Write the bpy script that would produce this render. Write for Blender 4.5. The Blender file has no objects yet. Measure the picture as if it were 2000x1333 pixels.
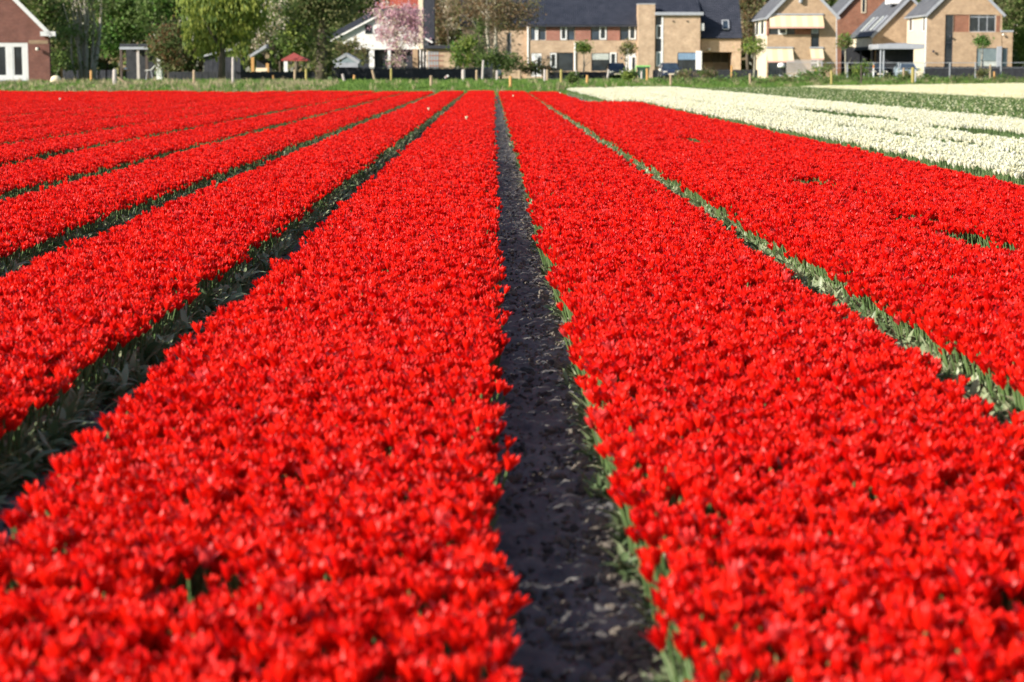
import bpy, math, random
import numpy as np
from mathutils import Vector, Matrix, Euler

# ------------------------------------------------------------------ camera, light, exposure
S = bpy.context.scene
COL = S.collection
F = 4000.0                       # focal length in pixels of the 2000 px wide photograph
CAM_Z = 1.35
PITCH = math.atan(528.5 / F)
YAW = math.atan(37.0 / F)
cam_d = bpy.data.cameras.new('camera')
cam = bpy.data.objects.new('camera', cam_d)
COL.objects.link(cam)
cam.location = (0, 0, CAM_Z)
cam.rotation_euler = (math.pi / 2 - PITCH, 0, -YAW)
cam_d.sensor_width = 36.0
cam_d.lens = 36.0 * F / 2000.0
cam_d.clip_start = 0.1
cam_d.clip_end = 4000
cam_d.dof.use_dof = True
cam_d.dof.focus_distance = 14.5
cam_d.dof.aperture_fstop = 4.0
cam_d.dof.aperture_blades = 7
S.camera = cam
CR = cam.rotation_euler.to_matrix()

SUN_EL = math.radians(25)
SUN_AZ = math.radians(56)        # angle from the camera's back towards its left
w = bpy.data.worlds.new('World')
S.world = w
w.use_nodes = True
wn = w.node_tree.nodes
wn.clear()
sky = wn.new('ShaderNodeTexSky')
sky.sky_type = 'NISHITA'
sky.sun_disc = False
sky.sun_elevation = SUN_EL
to_sun = Vector((-math.sin(SUN_AZ) * math.cos(SUN_EL), -math.cos(SUN_AZ) * math.cos(SUN_EL), math.sin(SUN_EL)))
sky.sun_rotation = math.atan2(to_sun.x, to_sun.y)
bg = wn.new('ShaderNodeBackground')
bg.inputs['Strength'].default_value = 0.085
wo = wn.new('ShaderNodeOutputWorld')
w.node_tree.links.new(sky.outputs[0], bg.inputs[0])
w.node_tree.links.new(bg.outputs[0], wo.inputs[0])
sd = bpy.data.lights.new('sun', 'SUN')
sd.energy = 4.6
sd.angle = math.radians(0.53)
sd.color = (1.0, 0.93, 0.82)
so = bpy.data.objects.new('sun', sd)
COL.objects.link(so)
so.rotation_euler = to_sun.to_track_quat('Z', 'Y').to_euler()
S.view_settings.view_transform = 'Standard'
S.view_settings.look = 'None'
S.view_settings.exposure = 0.8
S.view_settings.gamma = 1.0
S.view_settings.use_curve_mapping = False
S.cycles.max_bounces = 7
S.cycles.diffuse_bounces = 3
S.cycles.transmission_bounces = 4

rnd = random.Random(7)
nr = np.random.default_rng(11)

# ------------------------------------------------------------------ pixel <-> place
def ray(px, py):
    return CR @ Vector(((px - 1000) / F, -(py - 666.5) / F, -1))

def P(px, py, Y):
    d = ray(px, py)
    t = Y / d.y
    return Vector((d.x * t, Y, CAM_Z + d.z * t))

def rc(px0, py0, px1, py1, Y):
    """pixel rectangle standing upright at distance Y -> x0, x1, z0, z1 (metres)"""
    pm = (py0 + py1) / 2
    return P(px0, pm, Y).x, P(px1, pm, Y).x, P(px0, py1, Y).z, P(px0, py0, Y).z

EX = [-400, -60, 3.5, 4.6, 8, 14, 25, 43, 80, 400]
EY = [110, 110, 110, 116, 124, 127, 138, 163, 185, 185]
def edge(X):
    return np.interp(X, EX, EY)

def smooth(t):
    t = np.clip(t, 0, 1)
    return t * t * (3 - 2 * t)

def ground_z(X, Y):
    s = Y - edge(X)
    return 0.32 * smooth(s / 14) + 0.25 * smooth((s - 12) / 25)

def G(px, py):
    """where the ray through a pixel meets the ground"""
    d = ray(px, py)
    Y = 3.0
    while Y < 400:
        t = Y / d.y
        if CAM_Z + d.z * t <= ground_z(d.x * t, Y):
            break
        Y += 0.25
    t = Y / d.y
    return Vector((d.x * t, Y, float(ground_z(d.x * t, Y))))

# ------------------------------------------------------------------ materials
def new_mat(name):
    m = bpy.data.materials.new(name)
    m.use_nodes = True
    nt = m.node_tree
    b = nt.nodes['Principled BSDF']
    return m, nt, b

def ramp(nt, fac, stops):
    r = nt.nodes.new('ShaderNodeValToRGB')
    while len(r.color_ramp.elements) < len(stops):
        r.color_ramp.elements.new(0.5)
    for e, (p, c) in zip(r.color_ramp.elements, stops):
        e.position = p
        e.color = (*c, 1)
    nt.links.new(fac, r.inputs[0])
    return r.outputs[0]

def coords(nt, scale=(1, 1, 1), kind='Object'):
    tc = nt.nodes.new('ShaderNodeTexCoord')
    mp = nt.nodes.new('ShaderNodeMapping')
    mp.inputs['Scale'].default_value = scale
    nt.links.new(tc.outputs[kind], mp.inputs[0])
    return mp.outputs[0]

def noise(nt, vec, scale, detail=4, rough=0.6):
    n = nt.nodes.new('ShaderNodeTexNoise')
    n.inputs['Scale'].default_value = scale
    n.inputs['Detail'].default_value = detail
    n.inputs['Roughness'].default_value = rough
    if vec is not None:
        nt.links.new(vec, n.inputs['Vector'])
    return n.outputs['Fac']

def noisy(name, a, b, scale=3.0, rough=0.7, bump=0.0, stretch=(1, 1, 1), spec=0.4, metal=0.0):
    m, nt, bs = new_mat(name)
    v = coords(nt, stretch)
    n = noise(nt, v, scale)
    nt.links.new(ramp(nt, n, [(0.3, a), (0.7, b)]), bs.inputs['Base Color'])
    bs.inputs['Roughness'].default_value = rough
    bs.inputs['Specular IOR Level'].default_value = spec
    bs.inputs['Metallic'].default_value = metal
    if bump:
        bp = nt.nodes.new('ShaderNodeBump')
        bp.inputs['Strength'].default_value = bump
        bp.inputs['Distance'].default_value = 0.02
        nt.links.new(n, bp.inputs['Height'])
        nt.links.new(bp.outputs[0], bs.inputs['Normal'])
    return m

def brick_mat(name, a, b, mortar):
    m, nt, bs = new_mat(name)
    tc = nt.nodes.new('ShaderNodeTexCoord')
    sep = nt.nodes.new('ShaderNodeSeparateXYZ')
    nt.links.new(tc.outputs['Object'], sep.inputs[0])
    add = nt.nodes.new('ShaderNodeMath')
    nt.links.new(sep.outputs[0], add.inputs[0])
    nt.links.new(sep.outputs[1], add.inputs[1])
    cmb = nt.nodes.new('ShaderNodeCombineXYZ')
    nt.links.new(add.outputs[0], cmb.inputs[0])
    nt.links.new(sep.outputs[2], cmb.inputs[1])
    bt = nt.nodes.new('ShaderNodeTexBrick')
    bt.inputs['Scale'].default_value = 1.0
    bt.inputs['Brick Width'].default_value = 0.22
    bt.inputs['Row Height'].default_value = 0.066
    bt.inputs['Mortar Size'].default_value = 0.008
    bt.inputs['Color1'].default_value = (*a, 1)
    bt.inputs['Color2'].default_value = (*b, 1)
    bt.inputs['Mortar'].default_value = (*mortar, 1)
    nt.links.new(cmb.outputs[0], bt.inputs['Vector'])
    n = noise(nt, cmb.outputs[0], 1.3, 5, 0.7)
    mx = nt.nodes.new('ShaderNodeMix')
    mx.data_type = 'RGBA'
    mx.blend_type = 'MULTIPLY'
    mx.inputs[0].default_value = 1.0
    nt.links.new(bt.outputs['Color'], mx.inputs[6])
    nt.links.new(ramp(nt, n, [(0.3, (0.72, 0.7, 0.68)), (0.7, (1.1, 1.1, 1.1))]), mx.inputs[7])
    nt.links.new(mx.outputs[2], bs.inputs['Base Color'])
    bs.inputs['Roughness'].default_value = 0.85
    bp = nt.nodes.new('ShaderNodeBump')
    bp.inputs['Strength'].default_value = 0.4
    bp.inputs['Distance'].default_value = 0.01
    nt.links.new(bt.outputs['Fac'], bp.inputs['Height'])
    bp.invert = True
    nt.links.new(bp.outputs[0], bs.inputs['Normal'])
    return m

def leafy(name, a, b, trans=0.3, rough=0.5, spec=0.35, randomly=True, scale=2.0, faded=None):
    """two-sided leaf or petal: diffuse with some light let through"""
    m, nt, bs = new_mat(name)
    if randomly:
        oi = nt.nodes.new('ShaderNodeObjectInfo')
        f = oi.outputs['Random']
    else:
        f = noise(nt, coords(nt), scale, 3)
    c = ramp(nt, f, [(0.25, a), (0.75, b)] + ([(0.975, b), (0.99, faded)] if faded else []))
    nt.links.new(c, bs.inputs['Base Color'])
    bs.inputs['Roughness'].default_value = rough
    bs.inputs['Specular IOR Level'].default_value = spec
    tr = nt.nodes.new('ShaderNodeBsdfTranslucent')
    nt.links.new(c, tr.inputs['Color'])
    mx = nt.nodes.new('ShaderNodeMixShader')
    mx.inputs[0].default_value = trans
    nt.links.new(bs.outputs[0], mx.inputs[1])
    nt.links.new(tr.outputs[0], mx.inputs[2])
    nt.links.new(mx.outputs[0], nt.nodes['Material Output'].inputs[0])
    return m

def glass_mat(name, c, rough=0.08):
    m, nt, bs = new_mat(name)
    n = noise(nt, coords(nt), 0.9, 3)
    nt.links.new(ramp(nt, n, [(0.35, tuple(x * 0.5 for x in c)), (0.65, c)]), bs.inputs['Base Color'])
    bs.inputs['Roughness'].default_value = rough
    bs.inputs['Specular IOR Level'].default_value = 0.6
    return m

M = {}
M['petal_red'] = leafy('red petal', (0.66, 0.002, 0.001), (0.95, 0.016, 0.005), 0.33, 0.44, 0.38, faded=(0.82, 0.06, 0.06))
M['petal_white'] = leafy('white petal', (0.82, 0.80, 0.57), (0.88, 0.87, 0.73), 0.35, 0.45, 0.3)
M['petal_cream'] = leafy('pale yellow petal', (0.84, 0.79, 0.50), (0.88, 0.86, 0.66), 0.35, 0.5, 0.3)
M['stem'] = leafy('tulip stem', (0.09, 0.16, 0.05), (0.13, 0.2, 0.07), 0.1, 0.5)
M['leaf'] = leafy('tulip leaf', (0.13, 0.195, 0.085), (0.36, 0.41, 0.24), 0.22, 0.42, 0.45)
M['leaf_dark'] = leafy('deep green leaf', (0.075, 0.135, 0.035), (0.16, 0.235, 0.075), 0.25, 0.45, 0.35)
M['soil'] = noisy('field soil', (0.090, 0.090, 0.094), (0.225, 0.212, 0.198), 9, 0.95, 0.9, (1, 1, 1), 0.15)
M['clod'] = noisy('soil clod', (0.15, 0.13, 0.115), (0.32, 0.275, 0.225), 20, 0.95, 0.6, (1, 1, 1), 0.1)
M['straw'] = noisy('dry straw', (0.42, 0.33, 0.2), (0.6, 0.5, 0.33), 20, 0.8)
M['turf'] = noisy('verge turf', (0.065, 0.13, 0.03), (0.16, 0.25, 0.06), 0.8, 0.95, 0.5)
M['grass'] = leafy('grass blade', (0.075, 0.16, 0.025), (0.17, 0.28, 0.05), 0.3, 0.6)
M['dry_grass'] = leafy('dry grass blade', (0.30, 0.26, 0.15), (0.42, 0.36, 0.22), 0.25, 0.7)
M['asphalt'] = noisy('road asphalt', (0.16, 0.165, 0.18), (0.24, 0.245, 0.26), 3, 0.75, 0.2)
M['brick_yellow'] = brick_mat('yellow brick', (0.47, 0.31, 0.20), (0.58, 0.41, 0.275), (0.46, 0.38, 0.29))
M['brick_buff'] = brick_mat('buff brick', (0.42, 0.275, 0.17), (0.53, 0.365, 0.235), (0.42, 0.33, 0.23))
M['brick_red'] = brick_mat('red brick', (0.34, 0.115, 0.08), (0.42, 0.165, 0.115), (0.30, 0.2, 0.17))
M['brick_rust'] = brick_mat('rust brick', (0.25, 0.085, 0.05), (0.36, 0.15, 0.085), (0.24, 0.15, 0.11))
M['brick_dark'] = brick_mat('dark red brick', (0.18, 0.060, 0.046), (0.255, 0.092, 0.066), (0.22, 0.13, 0.11))
M['roof_dark'] = noisy('dark roof tile', (0.022, 0.027, 0.043), (0.045, 0.050, 0.072), 1.2, 0.55, 0.1)
M['roof_slate'] = noisy('grey roof tile', (0.075, 0.08, 0.095), (0.125, 0.13, 0.145), 1.2, 0.6, 0.1)
M['roof_orange'] = noisy('orange roof tile', (0.29, 0.06, 0.04), (0.40, 0.10, 0.065), 1.6, 0.7, 0.1)
M['white'] = noisy('white paint', (0.72, 0.72, 0.72), (0.82, 0.82, 0.82), 2, 0.5)
M['stucco'] = noisy('white stucco', (0.70, 0.69, 0.67), (0.82, 0.81, 0.79), 2, 0.9, 0.2)
M['cream'] = noisy('cream paint', (0.66, 0.56, 0.42), (0.76, 0.66, 0.5), 1.5, 0.8)
M['grey_trim'] = noisy('grey trim', (0.30, 0.32, 0.36), (0.38, 0.40, 0.44), 2, 0.5)
M['dark_trim'] = noisy('dark trim', (0.025, 0.028, 0.04), (0.05, 0.052, 0.065), 2, 0.5)
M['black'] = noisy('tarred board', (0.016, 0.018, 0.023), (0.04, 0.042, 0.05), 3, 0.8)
M['glass'] = glass_mat('window glass', (0.035, 0.045, 0.055))
M['glass_blue'] = glass_mat('blue tinted glass', (0.05, 0.075, 0.11))
M['blind_blue'] = noisy('blue blind', (0.16, 0.25, 0.38), (0.22, 0.33, 0.47), 3, 0.7)
M['blind_pale'] = noisy('pale blind', (0.42, 0.46, 0.44), (0.55, 0.58, 0.55), 3, 0.7)
M['blind_teal'] = noisy('grey green blind', (0.16, 0.21, 0.23), (0.24, 0.30, 0.32), 3, 0.6)
M['awning_cream'] = leafy('cream awning cloth', (0.78, 0.66, 0.47), (0.80, 0.69, 0.5), 0.15, 0.8, 0.2)
M['awning_yellow'] = leafy('yellow awning cloth', (0.76, 0.60, 0.37), (0.78, 0.62, 0.39), 0.15, 0.8, 0.2)
M['awning_pink'] = leafy('pink awning hem', (0.75, 0.42, 0.36), (0.77, 0.45, 0.38), 0.15, 0.8, 0.2)
M['wood'] = noisy('weathered post wood', (0.28, 0.20, 0.125), (0.44, 0.34, 0.23), 6, 0.9, 0.4, (4, 4, 0.6))
M['wood_moss'] = noisy('mossy post wood', (0.27, 0.23, 0.07), (0.42, 0.35, 0.13), 6, 0.9, 0.4, (4, 4, 0.6))
M['wood_orange'] = noisy('fresh orange post wood', (0.46, 0.24, 0.08), (0.6, 0.35, 0.14), 6, 0.85, 0.3, (4, 4, 0.6))
M['wood_grey'] = noisy('grey post wood', (0.38, 0.34, 0.32), (0.55, 0.5, 0.48), 6, 0.9, 0.4, (4, 4, 0.6))
M['wood_dark'] = noisy('dark post wood', (0.06, 0.045, 0.04), (0.12, 0.09, 0.075), 6, 0.9, 0.4, (4, 4, 0.6))
M['metal'] = noisy('galvanised metal', (0.42, 0.44, 0.48), (0.55, 0.57, 0.6), 4, 0.4, 0, (1, 1, 1), 0.5, 0.4)
M['bark'] = noisy('brown bark', (0.075, 0.06, 0.045), (0.15, 0.12, 0.09), 4, 0.95, 0.6, (3, 3, 0.5))
M['bark_pale'] = noisy('pale bark', (0.26, 0.24, 0.19), (0.44, 0.41, 0.33), 4, 0.95, 0.5, (3, 3, 0.6))
M['red_cloth'] = noisy('red roof cloth', (0.27, 0.05, 0.045), (0.36, 0.075, 0.065), 3, 0.8)
M['tyre'] = noisy('tyre rubber', (0.015, 0.015, 0.015), (0.03, 0.03, 0.03), 4, 0.8)
M['car_dark'] = noisy('dark car paint', (0.015, 0.018, 0.025), (0.022, 0.025, 0.034), 1, 0.2, 0, (1, 1, 1), 0.6)
M['car_navy'] = noisy('navy car paint', (0.02, 0.03, 0.06), (0.03, 0.042, 0.08), 1, 0.2, 0, (1, 1, 1), 0.6)
M['car_silver'] = noisy('pale blue car paint', (0.32, 0.40, 0.47), (0.38, 0.46, 0.53), 1, 0.25, 0, (1, 1, 1), 0.6)
M['lamp_glass'] = noisy('lamp glass', (0.75, 0.7, 0.6), (0.85, 0.8, 0.72), 4, 0.3)
M['green_lid'] = noisy('bright green plastic', (0.2, 0.5, 0.13), (0.3, 0.62, 0.2), 3, 0.5)
M['dark_green'] = noisy('dark green plastic', (0.015, 0.045, 0.03), (0.03, 0.07, 0.045), 3, 0.5)
M['stone'] = noisy('cream boulder', (0.62, 0.52, 0.36), (0.76, 0.68, 0.5), 3, 0.9, 0.4)
M['orange_paint'] = noisy('orange paint', (0.7, 0.2, 0.04), (0.8, 0.28, 0.07), 3, 0.6)
def foliage(key, a, b, trans=0.3):
    M[key] = leafy(key.replace('_', ' '), a, b, trans, 0.6, 0.25, randomly=False, scale=1.1)
foliage('fol_dark', (0.068, 0.108, 0.036), (0.145, 0.195, 0.062), .5)
foliage('fol_mid', (0.10, 0.165, 0.042), (0.20, 0.28, 0.08), .5)
foliage('fol_fresh', (0.075, 0.17, 0.03), (0.14, 0.27, 0.06))
foliage('fol_willow', (0.24, 0.29, 0.045), (0.40, 0.43, 0.10), .5)
foliage('fol_olive', (0.15, 0.16, 0.065), (0.27, 0.265, 0.12), .5)
foliage('fol_copper', (0.13, 0.075, 0.035), (0.24, 0.14, 0.065), .4)
foliage('fol_bud', (0.20, 0.145, 0.085), (0.36, 0.28, 0.17), .4)
foliage('fol_pink', (0.50, 0.25, 0.33), (0.76, 0.50, 0.57), .4)
foliage('fol_white', (0.50, 0.42, 0.30), (0.76, 0.70, 0.58))
foliage('fol_lime', (0.17, 0.23, 0.04), (0.31, 0.37, 0.085), .4)
foliage('fol_conifer', (0.06, 0.11, 0.012), (0.17, 0.24, 0.03))
foliage('fol_hedge', (0.025, 0.035, 0.016), (0.06, 0.05, 0.03))

# ------------------------------------------------------------------ mesh helpers
class MB:
    def __init__(self):
        self.v, self.f, self.mi = [], [], []
        self.cur = 0
    def add(self, vs, fs):
        o = len(self.v)
        self.v += [tuple(a) for a in vs]
        self.f += [tuple(i + o for i in f) for f in fs]
        self.mi += [self.cur] * len(fs)
        return self
    def box(self, x0, x1, y0, y1, z0, z1):
        vs = [(x, y, z) for z in (z0, z1) for y in (y0, y1) for x in (x0, x1)]
        return self.add(vs, [(0, 2, 3, 1), (4, 5, 7, 6), (0, 1, 5, 4), (2, 6, 7, 3), (0, 4, 6, 2), (1, 3, 7, 5)])
    def bar(self, a, b, wx, wy, up=Vector((0, 0, 1))):
        """a squared beam from a to b"""
        a, b = Vector(a), Vector(b)
        d = (b - a).normalized()
        s = d.cross(up)
        if s.length < 1e-4:
            s = d.cross(Vector((0, 1, 0)))
        s.normalize()
        u = s.cross(d)
        vs = [p + s * sx * wx / 2 + u * sy * wy / 2 for p in (a, b) for sx, sy in ((-1, -1), (1, -1), (1, 1), (-1, 1))]
        return self.add(vs, [(3, 2, 1, 0), (4, 5, 6, 7), (0, 1, 5, 4), (1, 2, 6, 5), (2, 3, 7, 6), (3, 0, 4, 7)])
    def tube(self, pts, rad, n=6, caps=True):
        pts = [Vector(p) for p in pts]
        vs, fs = [], []
        for i, p in enumerate(pts):
            d = (pts[min(i + 1, len(pts) - 1)] - pts[max(i - 1, 0)]).normalized()
            s = d.cross(Vector((0, 1, 0.02)))
            if s.length < 1e-3:
                s = d.cross(Vector((1, 0, 0)))
            s.normalize()
            u = s.cross(d)
            for k in range(n):
                a = 2 * math.pi * k / n
                vs.append(p + (s * math.cos(a) + u * math.sin(a)) * rad[i])
        for i in range(len(pts) - 1):
            for k in range(n):
                k2 = (k + 1) % n
                fs.append((i * n + k, i * n + k2, (i + 1) * n + k2, (i + 1) * n + k))
        if caps:
            fs.append(tuple(range(n))[::-1])
            fs.append(tuple((len(pts) - 1) * n + k for k in range(n)))
        return self.add(vs, fs)
    def prism(self, poly, y0, y1):
        """polygon of (x, z) extruded in depth"""
        n = len(poly)
        vs = [(x, y0, z) for x, z in poly] + [(x, y1, z) for x, z in poly]
        fs = [tuple(range(n)), tuple(range(2 * n - 1, n - 1, -1))]
        fs += [(i, i + n, (i + 1) % n + n, (i + 1) % n) for i in range(n)]
        return self.add(vs, fs)
    def lathe(self, c, prof, n=10):
        vs, fs = [], []
        for r, z in prof:
            for k in range(n):
                a = 2 * math.pi * k / n
                vs.append((c[0] + r * math.cos(a), c[1] + r * math.sin(a), c[2] + z))
        for i in range(len(prof) - 1):
            for k in range(n):
                k2 = (k + 1) % n
                fs.append((i * n + k, i * n + k2, (i + 1) * n + k2, (i + 1) * n + k))
        fs.append(tuple(range(n))[::-1])
        fs.append(tuple((len(prof) - 1) * n + k for k in range(n)))
        return self.add(vs, fs)
    def mesh(self, name, mats, smooth=False):
        me = bpy.data.meshes.new(name)
        me.from_pydata(self.v, [], self.f)
        for m in (mats if isinstance(mats, (list, tuple)) else [mats]):
            me.materials.append(m)
        if any(self.mi):
            me.polygons.foreach_set('material_index', self.mi)
        if smooth:
            me.polygons.foreach_set('use_smooth', [True] * len(self.f))
        me.update()
        return me
    def build(self, name, mats, parent=None, smooth=False):
        return link(name, self.mesh(name, mats, smooth), parent)

def link(name, data, parent=None):
    o = bpy.data.objects.new(name, data)
    COL.objects.link(o)
    if parent is not None:
        o.parent = parent
        o.matrix_parent_inverse = Matrix.Translation(-root_loc(parent))
    return o

def root_loc(o):
    """parents are only ever moved, never turned: their place in the world"""
    l = Vector(o.location)
    if o.parent is not None:
        l = Vector((0, 0, 0))
        q = o
        while q is not None:
            l += Vector(q.location)
            if q.parent is not None:
                l += q.matrix_parent_inverse.translation
            q = q.parent
    return l

def tag(o, label, cat, group=None, kind=None):
    if label:
        o['label'] = label
    if cat:
        o['category'] = cat
    if group:
        o['group'] = group
    if kind:
        o['kind'] = kind
    return o

def thing(name, label, cat, loc, group=None):
    o = link(name, None)
    o.location = loc
    o.empty_display_size = 0.1
    return tag(o, label, cat, group)

def kind(o, k):
    o['kind'] = k
    return o

def np_mesh(name, v, f, mats, mi=None, smooth=False):
    me = bpy.data.meshes.new(name)
    n = f.shape[1]
    me.vertices.add(len(v))
    me.vertices.foreach_set('co', np.asarray(v, np.float32).ravel())
    me.loops.add(f.size)
    me.loops.foreach_set('vertex_index', f.astype(np.int32).ravel())
    me.polygons.add(len(f))
    me.polygons.foreach_set('loop_start', np.arange(0, f.size, n, dtype=np.int32))
    me.polygons.foreach_set('loop_total', np.full(len(f), n, np.int32))
    for m in mats:
        me.materials.append(m)
    if mi is not None:
        me.polygons.foreach_set('material_index', mi.astype(np.int32))
    if smooth:
        me.polygons.foreach_set('use_smooth', np.ones(len(f), bool))
    me.update()
    me.validate()
    return me

# ------------------------------------------------------------------ the ground
def build_ground():
    xs = np.unique(np.concatenate([np.linspace(-700, -70, 12), np.linspace(-70, 80, 76), np.linspace(80, 700, 12)]))
    ts = [-0.5, 0.0, 0.2, 0.4, 0.6, 0.8, 1.0]
    ss = [1.5, 3, 4.5, 6, 8, 10, 12, 14, 17, 20, 24, 28, 32, 37, 45, 60, 90, 150, 400, 1500]
    rows = []
    for t in ts:
        rows.append([(x, edge(x) * t, 0.0) for x in xs])
    for s in ss:
        rows.append([(x, edge(x) + s, float(ground_z(x, edge(x) + s)) + (0.05 * math.sin(x * 1.7 + s) * math.sin(x * 0.6 - s * 0.7) if 1 < s < 40 else 0)) for x in xs])
    v = np.array([p for r in rows for p in r])
    n = len(xs)
    f, mi = [], []
    for j in range(len(rows) - 1):
        for i in range(n - 1):
            f.append((j * n + i, j * n + i + 1, (j + 1) * n + i + 1, (j + 1) * n + i))
            mi.append(0 if j < len(ts) - 1 else 1)
    o = link('ground', np_mesh('ground', v, np.array(f), [M['soil'], M['turf']], np.array(mi)))
    kind(o, 'structure')
build_ground()

H = 1.07                                     # camera height above the red blooms
def gap(k):
    return (0.165 + 1.4 * k + {-1: -0.05, 1: 0.055}.get(k, 0)) * H
GAPW = {0: 0.19, -1: 0.178, -2: 0.225, 1: 0.145, 2: 0.10, -3: .235, -4: .23}
def gaphalf(k):
    return GAPW.get(k, 0.215) * H

def fbm(x, s):
    return (np.sin(x * 1.31 * s + 1.7 * s) + np.sin(x * 2.93 * s + 0.3) * 0.6 + np.sin(x * 0.47 * s + 4.1) * 0.9) / 2.5

# furrow soil with clods and ruts: a fine relief over the plain sheet
def furrow(k, y0, y1, name):
    c, hw = gap(k), gaphalf(k) + 0.10
    nrow = 640
    ys = y0 * (y1 / y0) ** np.linspace(0, 1, nrow)
    us = np.linspace(-1, 1, 33)
    Yg, U = np.meshgrid(ys, us, indexing='ij')
    X = c + U * hw
    Z = 0.012 + 0.035 * np.abs(U) ** 2.5
    for s, a in ((9, .012), (23, .011), (51, .009), (97, .006)):
        ph = nr.uniform(0, 6, 6)
        Z += a * np.sin(X * s * 1.1 + 1.8 * np.sin(Yg * s * 0.31 + ph[0]) + ph[1]) * np.sin(Yg * s * 0.9 + 1.7 * np.sin(X * s * 0.7 + ph[2]) + ph[3])
    Z += nr.normal(0, 0.005, Z.shape)
    Z = np.maximum(Z, 0.005)
    v = np.stack([X, Yg, Z], -1).reshape(-1, 3)
    m = len(us)
    i, j = np.meshgrid(np.arange(nrow - 1), np.arange(m - 1), indexing='ij')
    a = (i * m + j).ravel()
    f = np.stack([a, a + 1, a + 1 + m, a + m], 1)
    o = link(name, np_mesh(name, v, f, [M['soil']], smooth=False))
    return kind(o, 'structure')
furrow(0, 2.6, 109, 'furrow')
furrow(-1, 3.0, 109, 'furrow')
furrow(-2, 7.0, 109, 'furrow')

# ------------------------------------------------------------------ tulips
def petal(mb, a0, r0, hgt, flare, wid, rows=6, cols=4, base=0.0, tipin=1.0, curl=0.0):
    vs = []
    for i in range(rows + 1):
        v = i / rows
        r = r0 * (0.30 + 1.15 * math.sin(min(v * 1.75, math.pi / 2)) - 0.45 * v ** 3 * tipin) * 0.95 + flare * v ** 3
        ww = wid * (math.sin(math.pi * min(1, (v * 0.80 + 0.20))) ** 0.75 if v < 1 else 0.05)
        z = base + hgt * (v ** 0.92)
        for j in range(cols + 1):
            u = 2 * j / cols - 1
            a = a0 + u * ww
            rr = r * (1 - 0.06 * u * u) - curl * u * u * v
            vs.append((rr * math.cos(a), rr * math.sin(a), z - 0.004 * u * u * v))
    fs = [(i * (cols + 1) + j, i * (cols + 1) + j + 1, (i + 1) * (cols + 1) + j + 1, (i + 1) * (cols + 1) + j) for i in range(rows) for j in range(cols)]
    mb.add(vs, fs)

def bloom(mb, rg, open_=0.0, size=1.0, z=0.0, rows=6, cols=4):
    r = 0.0126 * size
    h = 0.050 * size
    a = rg.uniform(0, 2)
    for k in range(3):
        petal(mb, a + k * 2.094 + 1.047 + rg.uniform(-.15, .15), r * 0.93, h * rg.uniform(.92, 1.05), (open_ * .75 + rg.uniform(-.003, .004)) * size, 0.80, rows, cols, z)
    for k in range(3):
        petal(mb, a + k * 2.094 + rg.uniform(-.2, .2), r * 1.06, h * rg.uniform(.84, 1.02), (open_ + rg.uniform(-.002, .012)) * size, 0.84, rows, cols, z - 0.001)

def leaf(mb, a, length, wid, lean, droop, z0=0.0, n=6):
    d = Vector((math.cos(a), math.sin(a), 0))
    s = Vector((-d.y, d.x, 0))
    p = Vector((0, 0, z0)) + d * 0.006
    ang = math.pi / 2 - lean
    vs = []
    for i in range(n + 1):
        t = i / n
        w_ = wid * (math.sin(math.pi * (0.12 + 0.88 * t)) ** 0.8 if i < n else 0.03)
        nrm = Vector((0, 0, 1)) * math.cos(ang) - d * math.sin(ang)
        vs += [p - s * w_ + nrm * w_ * 0.35, p, p + s * w_ + nrm * w_ * 0.35]
        p = p + (d * math.cos(ang) + Vector((0, 0, 1)) * math.sin(ang)) * (length / n)
        ang -= droop / n
    fs = []
    for i in range(n):
        for j in range(2):
            fs.append((i * 3 + j, i * 3 + j + 1, i * 3 + j + 4, i * 3 + j + 3))
    mb.add(vs, fs)

HT = 0.235                                    # stem height; the bloom stands on it
def plant_mesh(name, rg, pet, open_=0.0, lod=0, n_leaf=2, ht=HT, size=1.0, clump=1, spread=0.0, flower_p=1.0, leafscale=1.0):
    mb = MB()
    for c in range(clump):
        ox, oy = (rg.uniform(-spread, spread), rg.uniform(-spread, spread)) if clump > 1 else (0, 0)
        hh = ht + (rg.uniform(-.03, .03) if clump > 1 else 0)
        start = len(mb.v)
        if rg.random() < flower_p:
            mb.cur = 0
            if lod == 0:
                bloom(mb, rg, open_, size * rg.uniform(.94, 1.06), hh)
            else:
                bloom(mb, rg, open_, size * rg.uniform(.94, 1.1), hh, 3, 2)
            mb.cur = 1
            mb.tube([(0, 0, 0.02), (0.004, 0.002, hh * .5), (0, 0, hh + .004)], [.0042, .004, .0038], 5 if lod == 0 else 3, False)
        mb.cur = 2
        for k in range(n_leaf):
            leaf(mb, rg.uniform(0, 6.28), rg.uniform(.12, .19) * leafscale, rg.uniform(.011, .019) * leafscale, rg.uniform(.15, .5), rg.uniform(.1, .9), 0.02, 6 if lod == 0 else 3)
        if clump > 1:
            for i in range(start, len(mb.v)):
                x, y, z = mb.v[i]
                mb.v[i] = (x + ox, y + oy, z)
    return mb.mesh(name, [pet, M['stem'], M['leaf_dark' if flower_p < .5 else 'leaf']], True)

def leaf_tuft(name, rg, n, lo, hi, lean):
    mb = MB()
    for k in range(n):
        leaf(mb, rg.uniform(0, 6.28), rg.uniform(lo, hi), rg.uniform(.011, .019), rg.uniform(.2, lean), rg.uniform(.4, 1.6), rg.choice((.01, .03, .06, .09)), 6)
    return mb.mesh(name, [M['leaf']], True)

def source(me):
    return bpy.data.objects.new(me.name, me)   # never linked into the scene: only scattered

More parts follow.
